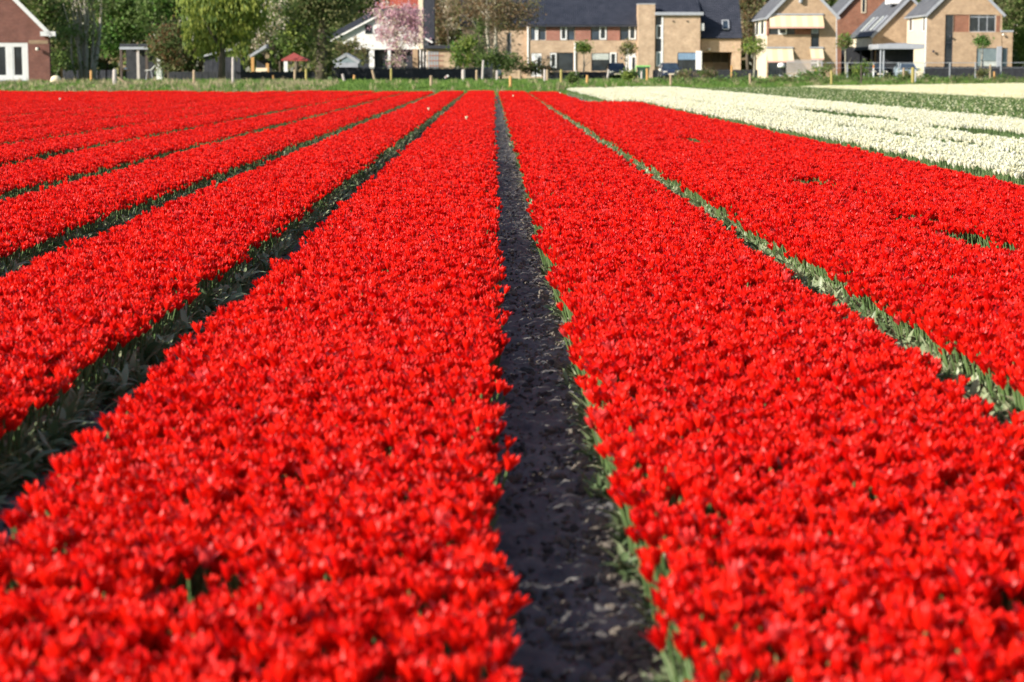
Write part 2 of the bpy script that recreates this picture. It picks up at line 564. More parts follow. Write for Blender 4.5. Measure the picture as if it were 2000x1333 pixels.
def scatter(name, pts, rot, scl, var, sources, label, cat=None):
    """one object of kind stuff: plants set out on points"""
    me = bpy.data.meshes.new(name)
    me.vertices.add(len(pts))
    me.vertices.foreach_set('co', np.asarray(pts, np.float32).ravel())
    a = me.attributes.new('rot', 'FLOAT_VECTOR', 'POINT')
    a.data.foreach_set('vector', np.asarray(rot, np.float32).ravel())
    a = me.attributes.new('scl', 'FLOAT', 'POINT')
    a.data.foreach_set('value', np.asarray(scl, np.float32))
    a = me.attributes.new('var', 'INT', 'POINT')
    a.data.foreach_set('value', np.asarray(var, np.int32))
    o = link(name, me)
    ng = bpy.data.node_groups.new(name, 'GeometryNodeTree')
    ng.interface.new_socket('Geometry', in_out='INPUT', socket_type='NodeSocketGeometry')
    ng.interface.new_socket('Geometry', in_out='OUTPUT', socket_type='NodeSocketGeometry')
    N, L = ng.nodes, ng.links
    gi, go = N.new('NodeGroupInput'), N.new('NodeGroupOutput')
    iop = N.new('GeometryNodeInstanceOnPoints')
    iop.inputs['Pick Instance'].default_value = True
    L.new(gi.outputs[0], iop.inputs['Points'])
    jn = N.new('GeometryNodeJoinGeometry')
    for s in sources:
        oi = N.new('GeometryNodeObjectInfo')
        oi.inputs['Object'].default_value = s
        oi.inputs['As Instance'].default_value = True
        L.new(oi.outputs['Geometry'], jn.inputs[0])
    L.new(jn.outputs[0], iop.inputs['Instance'])
    for nm, ty, sock in (('rot', 'FLOAT_VECTOR', 'Rotation'), ('scl', 'FLOAT', 'Scale'), ('var', 'INT', 'Instance Index')):
        na = N.new('GeometryNodeInputNamedAttribute')
        na.data_type = ty
        na.inputs['Name'].default_value = nm
        L.new(na.outputs['Attribute'], iop.inputs[sock])
    L.new(iop.outputs[0], go.inputs[0])
    md = o.modifiers.new('scatter', 'NODES')
    md.node_group = ng
    return tag(o, label, cat, kind='stuff')

def jitter_grid(x0, x1, y0, y1, dens):
    st = 1 / math.sqrt(dens)
    nx, ny = max(1, int((x1 - x0) / st)), max(1, int((y1 - y0) / st))
    gx, gy = np.meshgrid((np.arange(nx) + .5) / nx * (x1 - x0) + x0, (np.arange(ny) + .5) / ny * (y1 - y0) + y0)
    gx = gx + nr.uniform(-.5, .5, gx.shape) * st * 1.05
    gy = gy + nr.uniform(-.5, .5, gy.shape) * st * 1.05
    return gx.ravel(), gy.ravel()

def in_view(x, y, margin=1.2):
    """keep what the camera could see, with room to step aside"""
    return np.abs(x - y * 0.009) < 0.25 * y * 1.06 + margin

def bed_edges(k, y):
    """the two sides of the bed between gap k and gap k+1, a little wavy"""
    l = gap(k) + gaphalf(k) + 0.030 * fbm(y, 1.9 + 0.13 * k) + 0.022 * fbm(y, 6.1 + 0.2 * k)
    r = gap(k + 1) - gaphalf(k + 1) + 0.028 * fbm(y, 2.3 + 0.17 * k) + 0.022 * fbm(y, 5.3 + .11 * k)
    if k + 1 < -2:
        r = r + 0.10 * np.clip(fbm(y, .40 + .05 * k) + .05, 0, 1.1)
    if k < -2:
        l = l - 0.10 * np.clip(fbm(y, .40 + .05 * (k - 1)) + .05, 0, 1.1)
    if k in (1, 2):
        # the plants have closed over this row except for a few open stretches
        shut = np.ones_like(y)
        for a, b in ((12.4, 14.2), (14.9, 15.8), (19.3, 21.0), (31, 34.0), (41, 43)):
            shut = np.where((y > a) & (y < b), -1.3 + 1.2 * np.clip(fbm(y, 4.0), 0, 1), shut)
        if k == 1:
            r = r + 0.10 * shut
        else:
            l = l - 0.10 * shut
    if k == 2:
        r = r - gap(3) + gaphalf(3) + 4.66 * H
    return l, r

def red_points(y0, y1, dens):
    X, Y, E = [], [], []
    for k in range(-24, 3):
        a, b = gap(k) - .1, gap(k + 1) + .5
        if dens == 1:
            x, y = (np.concatenate(q) for q in zip(*[jitter_grid(a, b, u, v, d) for u, v, d in ((y0, 9, 760), (9, 16, 590), (16, 30, 390), (30, 50, 230), (50, y1, 175))]))
        else:
            x, y = jitter_grid(a, b, y0, y1, dens)
        l, r = bed_edges(k, y)
        ok = (x > l) & (x < r) & in_view(x, y) & (y < 109.6 - 5.5 * np.abs(np.sin(k * 3.7 + .6)) - .8 * np.abs(fbm(x * 2.0, 1.7)))
        if k == 2:
            ok &= (y < 71)
            ok &= ~((y > 100) & (x > 3.3 * H))
        # thin spots and missing plants
        ok &= ~((fbm(x * 3.1 + k, 2.1) + fbm(y * 1.7, 1.3 + .05 * k) > 1.48) & (nr.random(len(x)) < .75))
        X.append(x[ok]); Y.append(y[ok])
        d = np.where(x - l < r - x, -(1 - np.clip((x - l) / .12, 0, 1)), 1 - np.clip((r - x) / .12, 0, 1))
        E.append(d[ok])
    return np.concatenate(X), np.concatenate(Y), np.concatenate(E)

def rots(n, e=None, tilt=0.10):
    r = np.stack([nr.normal(0, tilt, n), nr.normal(0, tilt, n), nr.uniform(0, 6.283, n)], 1)
    if e is not None:
        m = np.abs(e) > 0.05
        r[m, 1] += e[m] * 0.16
        r[m, 2] = nr.uniform(-.5, .5, m.sum())
    return r

rg = random.Random(3)
OPEN = [0.001, 0.005, 0.010, 0.015, 0.003, 0.021]
near_red = [source(plant_mesh('red_tulip_plant', rg, M['petal_red'], op, 0, 1, leafscale=.72)) for op in OPEN]
far_red = [source(plant_mesh('red_tulip_clump', rg, M['petal_red'], 0.003 * c, 1, 1, clump=6, spread=.125)) for c in range(6)]

x, y, e = red_points(2.5, 78, 1)
ok = nr.random(len(x)) < np.clip((78 - y) / 12, 0, 1)
x, y, e = x[ok], y[ok], e[ok]
hgt = 1 + 0.05 * fbm(x * 2.3, 1.0) + 0.045 * fbm(y * .9, 1.3) + nr.normal(0, .06, len(x))
hgt -= 0.10 * np.abs(e) * nr.random(len(x))

# the 300 tulips that show largest are things of their own
dirx = x / (y) * F / 1.0087
pxs = 963 + dirx
pys = 138 + (CAM_Z - 0.28) / y * F * 1.0
vis = (pxs > 2) & (pxs < 1998) & (pys < 1325)
order = np.argsort(np.where(vis, y, 1e9))[:300]
single = np.zeros(len(x), bool)
single[order] = True
rr = rots(len(x), e)
pick = nr.integers(0, 6, len(x))
keep = ~single
scatter('red_tulips', np.stack([x, y, np.zeros(len(x))], 1)[keep], rr[keep], hgt[keep], pick[keep], near_red,
        'dense beds of red tulips in bloom stretching away in straight rows')

def bloom_parts(op, seed):
    g_ = random.Random(seed)
    b = MB(); bloom(b, g_, op, 1.0, HT)
    s = MB(); s.tube([(0, 0, 0.0), (0.004, 0.002, HT * .5), (0, 0, HT + .004)], [.0044, .004, .0038], 6, True)
    lv = []
    for k in range(2):
        m = MB(); leaf(m, g_.uniform(0, 3) + 3 * k, g_.uniform(.13, .19), g_.uniform(.012, .019), g_.uniform(.15, .5), g_.uniform(.1, .8), 0.0)
        lv.append(m.mesh('leaf', [M['leaf']], True))
    return b.mesh('bloom', [M['petal_red']], True), s.mesh('stem', [M['stem']], True), lv
TP = [bloom_parts(op, i) for i, op in enumerate(OPEN)]
def tulip_label(i):
    left = x[i] < gap(0)
    if abs(e[i]) > 0.3:
        return ('red tulip on the rim of the left bed overhanging the dark furrow' if left and x[i] > 0 - .5 else
                'red tulip on the rim of the right bed beside the sunlit furrow edge' if not left else
                'red tulip on the outer rim of the left bed'), 'tulips along the bed rims'
    op = OPEN[pick[i]]
    st = 'wide open' if op > 0.012 else 'closed' if op < 0.004 else 'half open'
    return ('%s red tulip in the near bed left of the furrow' % st if left else '%s red tulip in the near bed right of the furrow' % st), \
        ('tulips in the near left bed' if left else 'tulips in the near right bed')
for i in order:
    lab, grp = tulip_label(i)
    t = thing('red_tulip', lab, 'tulip', (x[i], y[i], 0), grp)
    t.rotation_euler = tuple(rr[i])
    t.scale = (hgt[i],) * 3
    b, s, lv = TP[pick[i]]
    for nm, me in (('bloom', b), ('stem', s), ('leaf', lv[0]), ('leaf', lv[1])):
        c = bpy.data.objects.new(nm, me)
        COL.objects.link(c)
        c.parent = t

x, y, e = red_points(66, 110, 34)
ok = nr.random(len(x)) < np.clip((y - 66) / 12, 0, 1)
x, y, e = x[ok], y[ok], e[ok]
scatter('far_red_tulips', np.stack([x, y, np.zeros(len(x))], 1), rots(len(x), None, .04), 1 + 0.05 * fbm(y * .35, 1.3) + 0.05 * fbm(x * .9, 1) + nr.normal(0, .03, len(x)),
        nr.integers(0, 6, len(x)), far_red, 'far red tulip beds running up to the grass verge')

# leaves spilling over the sides of the beds
tufts = [source(leaf_tuft('tulip_leaf_tuft', rg, 5, .075, .14, 1.15)) for _ in range(6)]
X, Y, SC = [], [], []
for k in range(-6, 3):
    y0 = 2.6
    n = {0: 3000, -1: 4200, 1: 11000, -2: 2000}.get(k, 1000)
    for side in (0, 1):
        yy = y0 * (95 / y0) ** nr.random(n)
        l, r = bed_edges(k, yy) if side == 0 else bed_edges(k - 1, yy)
        off = np.abs(nr.normal(0, .03, n)) - .035
        if k == 0 and side == 0:
            off += .012
        if k in (0, -1) and side == 1:
            off = off * (.5 if k == 0 else 1.6) - (.03 if k == 0 else 0)
        if k in (0, -1) and side == 0:
            off -= .01 if k == 0 else .05
        xx = (l - off) if side == 0 else (r + off)
        if k == 1:
            xx += nr.normal(0, .05, n)
        ok = in_view(xx, yy) & (yy < 108)
        dens = np.clip(yy / 20, .35, 1)
        if k == 0:
            ok &= nr.random(n) < np.clip(.38 + .7 * fbm(yy, 3.1) + .35 * fbm(yy, 8.3), .14, .72)
        if k < 0 and side == 0:
            ok &= nr.random(n) < .22
        X.append(xx[ok]); Y.append(yy[ok]); SC.append(np.where(nr.random(ok.sum()) < .25, .6, 1.0) * (.68 if k == 0 else 1.0) * nr.uniform(.75, 1.15, ok.sum()))
X, Y, SC = map(np.concatenate, (X, Y, SC))
scatter('tulip_leaves', np.stack([X, Y, np.zeros(len(X))], 1), rots(len(X), None, .2), SC, nr.integers(0, 6, len(X)), tufts,
        'grey green tulip leaves spilling over the bed sides')

# white tulips, taller
def block_points(xa, xb, y0, y1, dens, gaps=()):
    xx, yy = jitter_grid(xa - 1, xb + 1, y0, y1, dens)
    lo = xa + .05 * fbm(yy, 1.1) + np.where(yy > 71.5, 3.62 * H - xa, 0) * (xa < 5.5)
    ok = (xx > lo) & (xx < xb + .05 * fbm(yy, .9)) & in_view(xx, yy) & (yy < edge(xx) - .3 - .3 * np.abs(fbm(xx * 1.3, 1)))
    for c, hw, den in gaps:
        wide = np.where(((yy > 29.5) & (yy < 38)) | ((yy > 43) & (yy < 56)), 1.0, .25) if c > 8 and c < 9 else 0.6 + .6 * fbm(yy, .23 + c * .01)
        ok &= ~((np.abs(xx - c - .05 * fbm(yy, 1.3)) < hw * wide) & (nr.random(len(xx)) < den))
    return xx[ok], yy[ok]
wg = ((6.6, .32, .97), (8.3, .62, 1), (9.6, .24, .95))
near_white = [source(plant_mesh('white_tulip_plant', rg, M['petal_white'], op, 0, 2, .30, 1.3)) for op in OPEN[:4]]
far_white = [source(plant_mesh('white_tulip_clump', rg, M['petal_white'], 0.003 * c, 1, 1, .30, 1.3, 6, .14)) for c in range(4)]
x, y = block_points(4.84 * H, 10.9, 17, 50, 130, wg)
px = 963 + x / y * F
single = np.zeros(len(x), bool)
single[np.argsort(np.where(px < 1996, y, 1e9))[:300]] = True
hs = 1 + nr.normal(0, .05, len(x)) + .04 * fbm(y, 1.1)
rr = rots(len(x))
pick = nr.integers(0, 4, len(x))
scatter('white_tulips', np.stack([x, y, np.zeros(len(x))], 1)[~single], rr[~single], hs[~single], pick[~single], near_white, 'block of white tulips beyond the red beds')
for i in np.flatnonzero(single):
    o = link('white_tulip', near_white[pick[i]].data)
    o.location = (x[i], y[i], 0); o.rotation_euler = tuple(rr[i]); o.scale = (hs[i],) * 3
    rim = x[i] < 4.84 * H + .35
    tag(o, 'white tulip on the dark green rim next to the red bed' if rim else 'white tulip within the near corner of the white block', 'tulip',
        'white tulips along the rim' if rim else 'white tulips in the near corner')
x, y = block_points(4.84 * H, 10.9, 50, 128, 24, wg)
scatter('far_white_tulips', np.stack([x, y, np.zeros(len(x))], 1), rots(len(x), None, .04), 1 + nr.normal(0, .04, len(x)), nr.integers(0, 4, len(x)), far_white,
        'far white tulips in front of the green verge')
# mostly green bed with pale yellow flowers, then a dense cream bed
green_bed = [source(plant_mesh('pale_flower_clump', rg, M['petal_cream'], 0.006, 1, 2, .235, 1.2, 6, .17, .18, 1.9)) for c in range(5)]
cream_bed = [source(plant_mesh('cream_flower_clump', rg, M['petal_cream'], 0.006, 1, 2, .29, 1.3, 6, .16, .72, 1.5)) for c in range(5)]
x, y = block_points(11.15, 19.6, 40, 140, 16)
scatter('pale_yellow_flowers', np.stack([x, y, np.zeros(len(x))], 1), rots(len(x), None, .04), 1 + nr.normal(0, .06, len(x)), nr.integers(0, 5, len(x)), green_bed,
        'green leafy bed dotted with pale yellow flowers')
x, y = block_points(19.8, 50, 72, 175, 15, ((27.5, .25, 1), (35, .2, 1)))
scatter('cream_flowers', np.stack([x, y, np.zeros(len(x))], 1), rots(len(x), None, .04), 1.06 + nr.normal(0, .05, len(x)), nr.integers(0, 5, len(x)), cream_bed,
        'dense cream coloured flower bed at the far right field edge')
# stray white tulips in the red field
for (px_, py_, lab) in ((911, 229, 'lone white tulip sticking out of the red bed left of the furrow'),
                        (837, 212, 'lone white tulip in the second red bed left of the furrow'),
                        (1002, 187, 'lone white tulip far back in the red bed right of the furrow'),
                        (1094, 181, 'lone white tulip at the far corner between red and white'),
                        (117, 193, 'lone white tulip far back in the red beds near the brick house')):
    Y_ = (CAM_Z - .33) * F / (py_ - 138)
    p = P(px_, py_, Y_)
    t = thing('white_tulip', lab, 'tulip', (p.x, Y_, 0))
    src = MB(); bloom(src, rg, .008, 1.7, .29); b = src.build('bloom', [M['petal_white']], None, True)
    b.parent = t
    st_ = MB(); st_.tube([(0, 0, 0), (0, 0, .295)], [.005, .005], 5); st_ = st_.build('stem', [M['stem']]); st_.parent = t

# soil clods and straw in the furrows
def clod_mesh(seed):
    g_ = random.Random(seed)
    mb = MB()
    mb.lathe((0, 0, 0), [(.6, -.3), (1, 0), (.8, .45), (.3, .7)], 7)
    mb.v = [(a * g_.uniform(.7, 1.25), b_ * g_.uniform(.7, 1.25), c * g_.uniform(.7, 1.2)) for a, b_, c in mb.v]
    return mb.mesh('clod', [M['clod']])
clods = [source(clod_mesh(i)) for i in range(5)]
X, Y, SC, PT = [], [], [], []
for k, n in ((0, 6500), (-1, 3000), (-2, 900)):
    yy = 2.8 * (60 / 2.8) ** nr.random(n)
    u = np.where(nr.random(n) < .6, nr.normal(.80, .2, n), nr.uniform(-1, 1, n))
    xx = gap(k) + u * (gaphalf(k) + .02)
    X.append(xx); Y.append(yy); SC.append(np.minimum(.004 + nr.exponential(.0055, n) * np.where(u > .45, 1.3, .7), .03))
X, Y, SC = map(np.concatenate, (X, Y, SC))
scatter('soil_clods', np.stack([X, Y, .018 + 0 * X], 1), rots(len(X), None, .5), SC, nr.integers(0, 5, len(X)), clods, 'crumbly soil clods along the furrow')
sm = MB(); sm.tube([(-.5, 0, 0), (0, .04, .03), (.5, 0, .01)], [.03, .04, .02], 4)
straws = [source(sm.mesh('straw', [M['straw']]))]
n = 110
yy = 2.8 * (45 / 2.8) ** nr.random(n)
xx = gap(0) + np.where(nr.random(n) < .7, nr.normal(.7, .25, n), nr.uniform(-1, 1, n)) * gaphalf(0)
scatter('straw_bits', np.stack([xx, yy, .04 + 0 * xx], 1), np.stack([nr.normal(0, .2, n), nr.normal(0, .2, n), nr.normal(0, .7, n)], 1), nr.uniform(.015, .045, n), np.zeros(n, int), straws,
        'bits of dry straw lying in the furrow')

dark = []
for c in clods:
    me = c.data.copy(); me.materials.clear(); me.materials.append(M['soil']); dark.append(source(me))
n = 4200
yy = 2.8 * (45 / 2.8) ** nr.random(n)
kk = np.where(nr.random(n) < .7, 0, -1)
xx = np.where(kk == 0, gap(0), gap(-1)) + nr.uniform(-1, 1, n) * np.where(kk == 0, gaphalf(0), gaphalf(-1))
scatter('dark_soil_crumbs', np.stack([xx, yy, .016 + 0 * xx], 1), rots(n, None, .5), np.minimum(.003 + nr.exponential(.004, n), .022), nr.integers(0, 5, n), dark, 'dark soil crumbs all over the furrow bottoms')

# ------------------------------------------------------------------ grass verge
def grass_tuft(name, mat, hgt_, n, spread, wid):
    mb = MB()
    for k in range(n):
        a = rg.uniform(0, 6.28); r = rg.uniform(0, spread)
        b = Vector((math.cos(a) * r, math.sin(a) * r, -.02))
        h_ = hgt_ * rg.uniform(.5, 1.1)
        t = b + Vector((rg.uniform(-.4, .4) * h_, rg.uniform(-.4, .4) * h_, h_))
        mid = (b + t) / 2 + Vector((0, 0, .08 * h_))
        aa = rg.uniform(0, 3.14)
        s = Vector((math.cos(aa), math.sin(aa), 0)) * wid
        mb.add([b - s, b + s, mid + s * .8, mid - s * .8, t], [(0, 1, 2, 3), (3, 2, 4)])
    return mb.mesh(name, [mat])
gt = [source(grass_tuft('grass_tuft', M['grass'], .13, 26, .28, .013)) for _ in range(3)] + \
     [source(grass_tuft('grass_tuft', M['grass'], .24, 18, .22, .014)) for _ in range(2)]
dt = [source(grass_tuft('dry_grass_tuft', M['dry_grass'], .42, 16, .2, .013)) for _ in range(3)]
n = 30000
xx = nr.uniform(-50, 60, n)
s = nr.random(n) ** 1.3 * 34 + .3
yy = edge(xx) + s
ok = in_view(xx, yy, 4)
xx, yy, s = xx[ok], yy[ok], s[ok]
scatter('verge_grass', np.stack([xx, yy, ground_z(xx, yy)], 1), rots(len(xx), None, .1), nr.uniform(.7, 1.5, len(xx)) * (1 - .4 * (np.abs(xx - 2) < 7) * (s < 10)), nr.integers(0, 5, len(xx)), gt,
        'rough green grass on the verge behind the tulips')
n = 5200
xx = nr.uniform(-45, 55, n)
yy = edge(xx) + nr.random(n) * 26 + .5
ok = in_view(xx, yy, 4) & (nr.random(n) < np.where(xx < -8, .62, np.where(xx < 4, .12, .16))) & (fbm(xx * 1.1, 1.3) > -.4)
xx, yy = xx[ok], yy[ok]
scatter('dry_verge_grass', np.stack([xx, yy, ground_z(xx, yy)], 1), rots(len(xx), None, .1), nr.uniform(.7, 1.4, len(xx)), nr.integers(0, 3, len(xx)), dt,
        'dry straw coloured grass tufts along the verge')

# the road in front of the houses
def road():
    mb = MB()
    xs = np.linspace(4, 70, 34)
    vs = []
    for xv in xs:
        y0 = max(178.0, edge(xv) + 22)
        vs += [(xv, y0, float(ground_z(xv, y0)) + .06), (xv, y0 + 5, float(ground_z(xv, y0 + 5)) + .06)]
    mb.add(vs, [(2 * i, 2 * i + 2, 2 * i + 3, 2 * i + 1) for i in range(len(xs) - 1)])
    kind(mb.build('road', M['asphalt']), 'structure')
road()

# ------------------------------------------------------------------ houses
def gz(x, y):
    return float(ground_z(x, y))

def wall_openings(mb, x0, x1, z0, z1, Y, ops, depth=0.16):
    """a facade facing the camera at distance Y with real openings (x0, x1, z0, z1)"""
    xs = sorted({x0, x1, *[min(max(v, x0), x1) for o in ops for v in o[:2]]})
    zs = sorted({z0, z1, *[min(max(v, z0), z1) for o in ops for v in o[2:]]})
    for i in range(len(xs) - 1):
        for j in range(len(zs) - 1):
            cx, cz = (xs[i] + xs[i + 1]) / 2, (zs[j] + zs[j + 1]) / 2
            if any(o[0] < cx < o[1] and o[2] < cz < o[3] for o in ops):
                continue
            a, b, c, d = xs[i], xs[i + 1], zs[j], zs[j + 1]
            mb.add([(a, Y, c), (b, Y, c), (b, Y, d), (a, Y, d)], [(0, 1, 2, 3)])
    for a, b, c, d in ops:
        mb.add([(a, Y, c), (b, Y, c), (b, Y, d), (a, Y, d), (a, Y + depth, c), (b, Y + depth, c), (b, Y + depth, d), (a, Y + depth, d)],
               [(0, 4, 5, 1), (1, 5, 6, 2), (2, 6, 7, 3), (3, 7, 4, 0)])

def window(parent, x0, x1, z0, z1, Y, frame='white', glass='glass', fw=0.06, muls=(), trans=(), name='window', back=0.12, sill=None):
    """frame in the opening, each pane a sub-part"""
    mb = MB()
    a, b, c, d = x0 + .004, x1 - .004, z0 + .004, z1 - .004
    y0, y1 = Y + back - .07, Y + back
    mb.box(a, a + fw, y0, y1, c, d).box(b - fw, b, y0, y1, c, d)
    mb.box(a + fw, b - fw, y0, y1, c, c + fw).box(a + fw, b - fw, y0, y1, d - fw, d)
    cuts = [a + fw] + [x0 + (x1 - x0) * m for m in muls] + [b - fw]
    for m in cuts[1:-1]:
        mb.box(m - fw / 2, m + fw / 2, y0 + .002, y1, c + fw, d - fw)
    for t in trans:
        zz = z0 + (z1 - z0) * t
        mb.box(a + fw, b - fw, y0 + .004, y1, zz - fw / 2, zz + fw / 2)
    f = mb.build(name, M[frame], parent)
    gl = glass if isinstance(glass, (list, tuple)) else [glass] * (len(cuts) - 1)
    for i in range(len(cuts) - 1):
        p = MB()
        p.box(cuts[i] + .003, cuts[i + 1] - .003, Y + back - .035, Y + back - .02, c + fw * .5, d - fw * .5)
        p.build('pane', M[gl[i]], f)
    if sill:
        q = MB()
        q.box(x0 - .05, x1 + .05, Y - .06, Y - .003, z0 - .07, z0 - .004)
        q.build('sill', M[sill], f)
    return f

def roof_plane(name, mat, a, b, c, d, parent, wave=0.24, course=0.33, amp=0.028, thick=0.12):
    """pantile roof between eave a-b and ridge d-c: rounded tile columns and stepped courses"""
    a, b, c, d = map(Vector, (a, b, c, d))
    n = (b - a).cross(d - a).normalized()
    if n.z < 0:
        n = -n
    nw = max(4, int((b - a).length / wave))
    nc = max(3, int((d - a).length / course))
    vs, fs = [], []
    cols = nw * 4 + 1
    rowsv = []
    for j in range(nc):
        rowsv += [(j / nc, .035), ((j + 0.98) / nc, 0.0)]
    for v, step in rowsv:
        for i in range(cols):
            u = i / (cols - 1)
            p = (a.lerp(b, u)).lerp(d.lerp(c, u), v)
            vs.append(p + n * (step + amp * math.sin(i / 4 * 2 * math.pi)))
    for j in range(len(rowsv) - 1):
        for i in range(cols - 1):
            fs.append((j * cols + i, j * cols + i + 1, (j + 1) * cols + i + 1, (j + 1) * cols + i))
    mb = MB()
    mb.add(vs, fs)
    lo = [p - n * thick for p in (a, b, c, d)]
    hi = [p - n * .035 for p in (a, b, c, d)]
    mb.add(lo + hi, [(3, 2, 1, 0), (4, 5, 6, 7), (0, 1, 5, 4), (1, 2, 6, 5), (2, 3, 7, 6), (3, 0, 4, 7)])
    return mb.build(name, M[mat], parent)

def gable_shell(root, xl, xr, Yf, depth, z0, ze, slope, wallm, roofm, ops=(), bargem='grey_trim', over=0.25, side_ops=(), gutter=True, sidem=None, walls_front=True):
    """house with its gable towards the camera; returns ridge x, z"""
    xm = (xl + xr) / 2
    zr = ze + (xr - xl) / 2 * slope
    mb = MB()
    wall_openings(mb, xl, xr, z0, ze, Yf, ops)
    mb.add([(xl, Yf, ze), (xr, Yf, ze), (xm, Yf, zr)], [(0, 1, 2)])
    Yb = Yf + depth
    mb.add([(xr, Yf, z0), (xr, Yb, z0), (xr, Yb, ze), (xr, Yf, ze)], [(0, 1, 2, 3)])
    mb.add([(xl, Yb, z0), (xr, Yb, z0), (xr, Yb, ze), (xm, Yb, zr), (xl, Yb, ze)], [(4, 3, 2, 1, 0)])
    if sidem is None:
        mb.add([(xl, Yf, z0), (xl, Yb, z0), (xl, Yb, ze), (xl, Yf, ze)], [(3, 2, 1, 0)])
    mb.build('wall', M[wallm], root)
    if sidem:
        sm_ = MB()
        sm_.add([(xl, Yf + .004, z0), (xl, Yb, z0), (xl, Yb, ze), (xl, Yf + .004, ze)], [(3, 2, 1, 0)])
        sm_.build('side_wall', M[sidem], root)
    # slab thickness lies above the wall tops
    up = 0.14
    ex = over
    za = ze - ex * slope + up
    ya, yb = Yf - .30, Yb + .2
    roof_plane('roof', roofm, (xl - ex, yb, za), (xl - ex, ya, za), (xm, ya, zr + up), (xm, yb, zr + up), root)
    roof_plane('roof', roofm, (xr + ex, ya, za), (xr + ex, yb, za), (xm, yb, zr + up), (xm, ya, zr + up), root)
    for sg, xe in ((-1, xl - ex), (1, xr + ex)):
        b = MB()
        b.bar((xe, ya - .03, za - .14), (xm, ya - .03, zr + up - .10), .06, .26)
        b.build('bargeboard', M[bargem], root)
        if gutter:
            g = MB()
            x_a, x_b = (xe - .10, xe + .0) if sg < 0 else (xe, xe + .10)
            g.box(x_a, x_b, ya - .01, yb, za - .16, za - .02)
            g.build('gutter', M[bargem], root)
    rc_ = MB()
    rc_.tube([(xm, ya, zr + up + .04), (xm, yb, zr + up + .04)], [.11, .11], 8)
    rc_.build('ridge_cap', M[roofm], root)
    return xm, zr

def pipe(root, px, py0, py1, Y, r=0.05, mat='grey_trim', name='drainpipe'):
    a, b = P(px, py1, Y), P(px, py0, Y)
    m = MB()
    m.tube([a, b], [r, r], 8)
    m.box(a.x - r * 1.5, a.x + r * 1.5, Y - r, Y + r + .06, (a.z * .35 + b.z * .65), (a.z * .35 + b.z * .65) + .05)
    return m.build(name, M[mat], root)

def door(root, px0, py0, px1, py1, Y, mat='white', back=.10, glassy=True):
    x0, x1, z0, z1 = rc(px0, py0, px1, py1, Y)
    d = MB()
    d.box(x0 + .03, x1 - .03, Y + back - .05, Y + back, z0, z1 - .03)
    for k in range(3):
        zz = z0 + (z1 - z0) * (.1 + .3 * k)
        d.box(x0 + .14, x0 + .14 + (x1 - x0) * .32, Y + back - .065, Y + back - .052, zz, zz + (z1 - z0) * .2)
    o = d.build('door', M[mat], root)
    if glassy:
        g = MB()
        g.box(x0 + (x1 - x0) * .62, x1 - .14, Y + back - .068, Y + back - .053, z0 + (z1 - z0) * .12, z0 + (z1 - z0) * .82)
        g.build('pane', M['glass'], o)
    h = MB()
    h.tube([(x0 + (x1 - x0) * .55, Y + back - .09, z0 + (z1 - z0) * .45), (x0 + (x1 - x0) * .55, Y + back - .09, z0 + (z1 - z0) * .5)], [.02, .02], 6)
    h.build('handle', M['metal'], o)
    return o

def wall_lamp(root, px, py, Y, mat='lamp_glass'):
    p = P(px, py, Y)
    m = MB()
    m.box(p.x - .05, p.x + .05, Y - .05, Y - .003, p.z - .04, p.z + .12)
    m.bar((p.x, Y - .05, p.z + .08), (p.x, Y - .26, p.z + .1), .03, .03)
    o = m.build('wall_lamp', M['dark_trim'], root)
    g = MB()
    g.lathe((p.x, Y - .26, p.z - .12), [(.05, 0), (.10, .04), (.11, .16), (.06, .22)], 10)
    g.build('lamp_shade', M[mat], o)

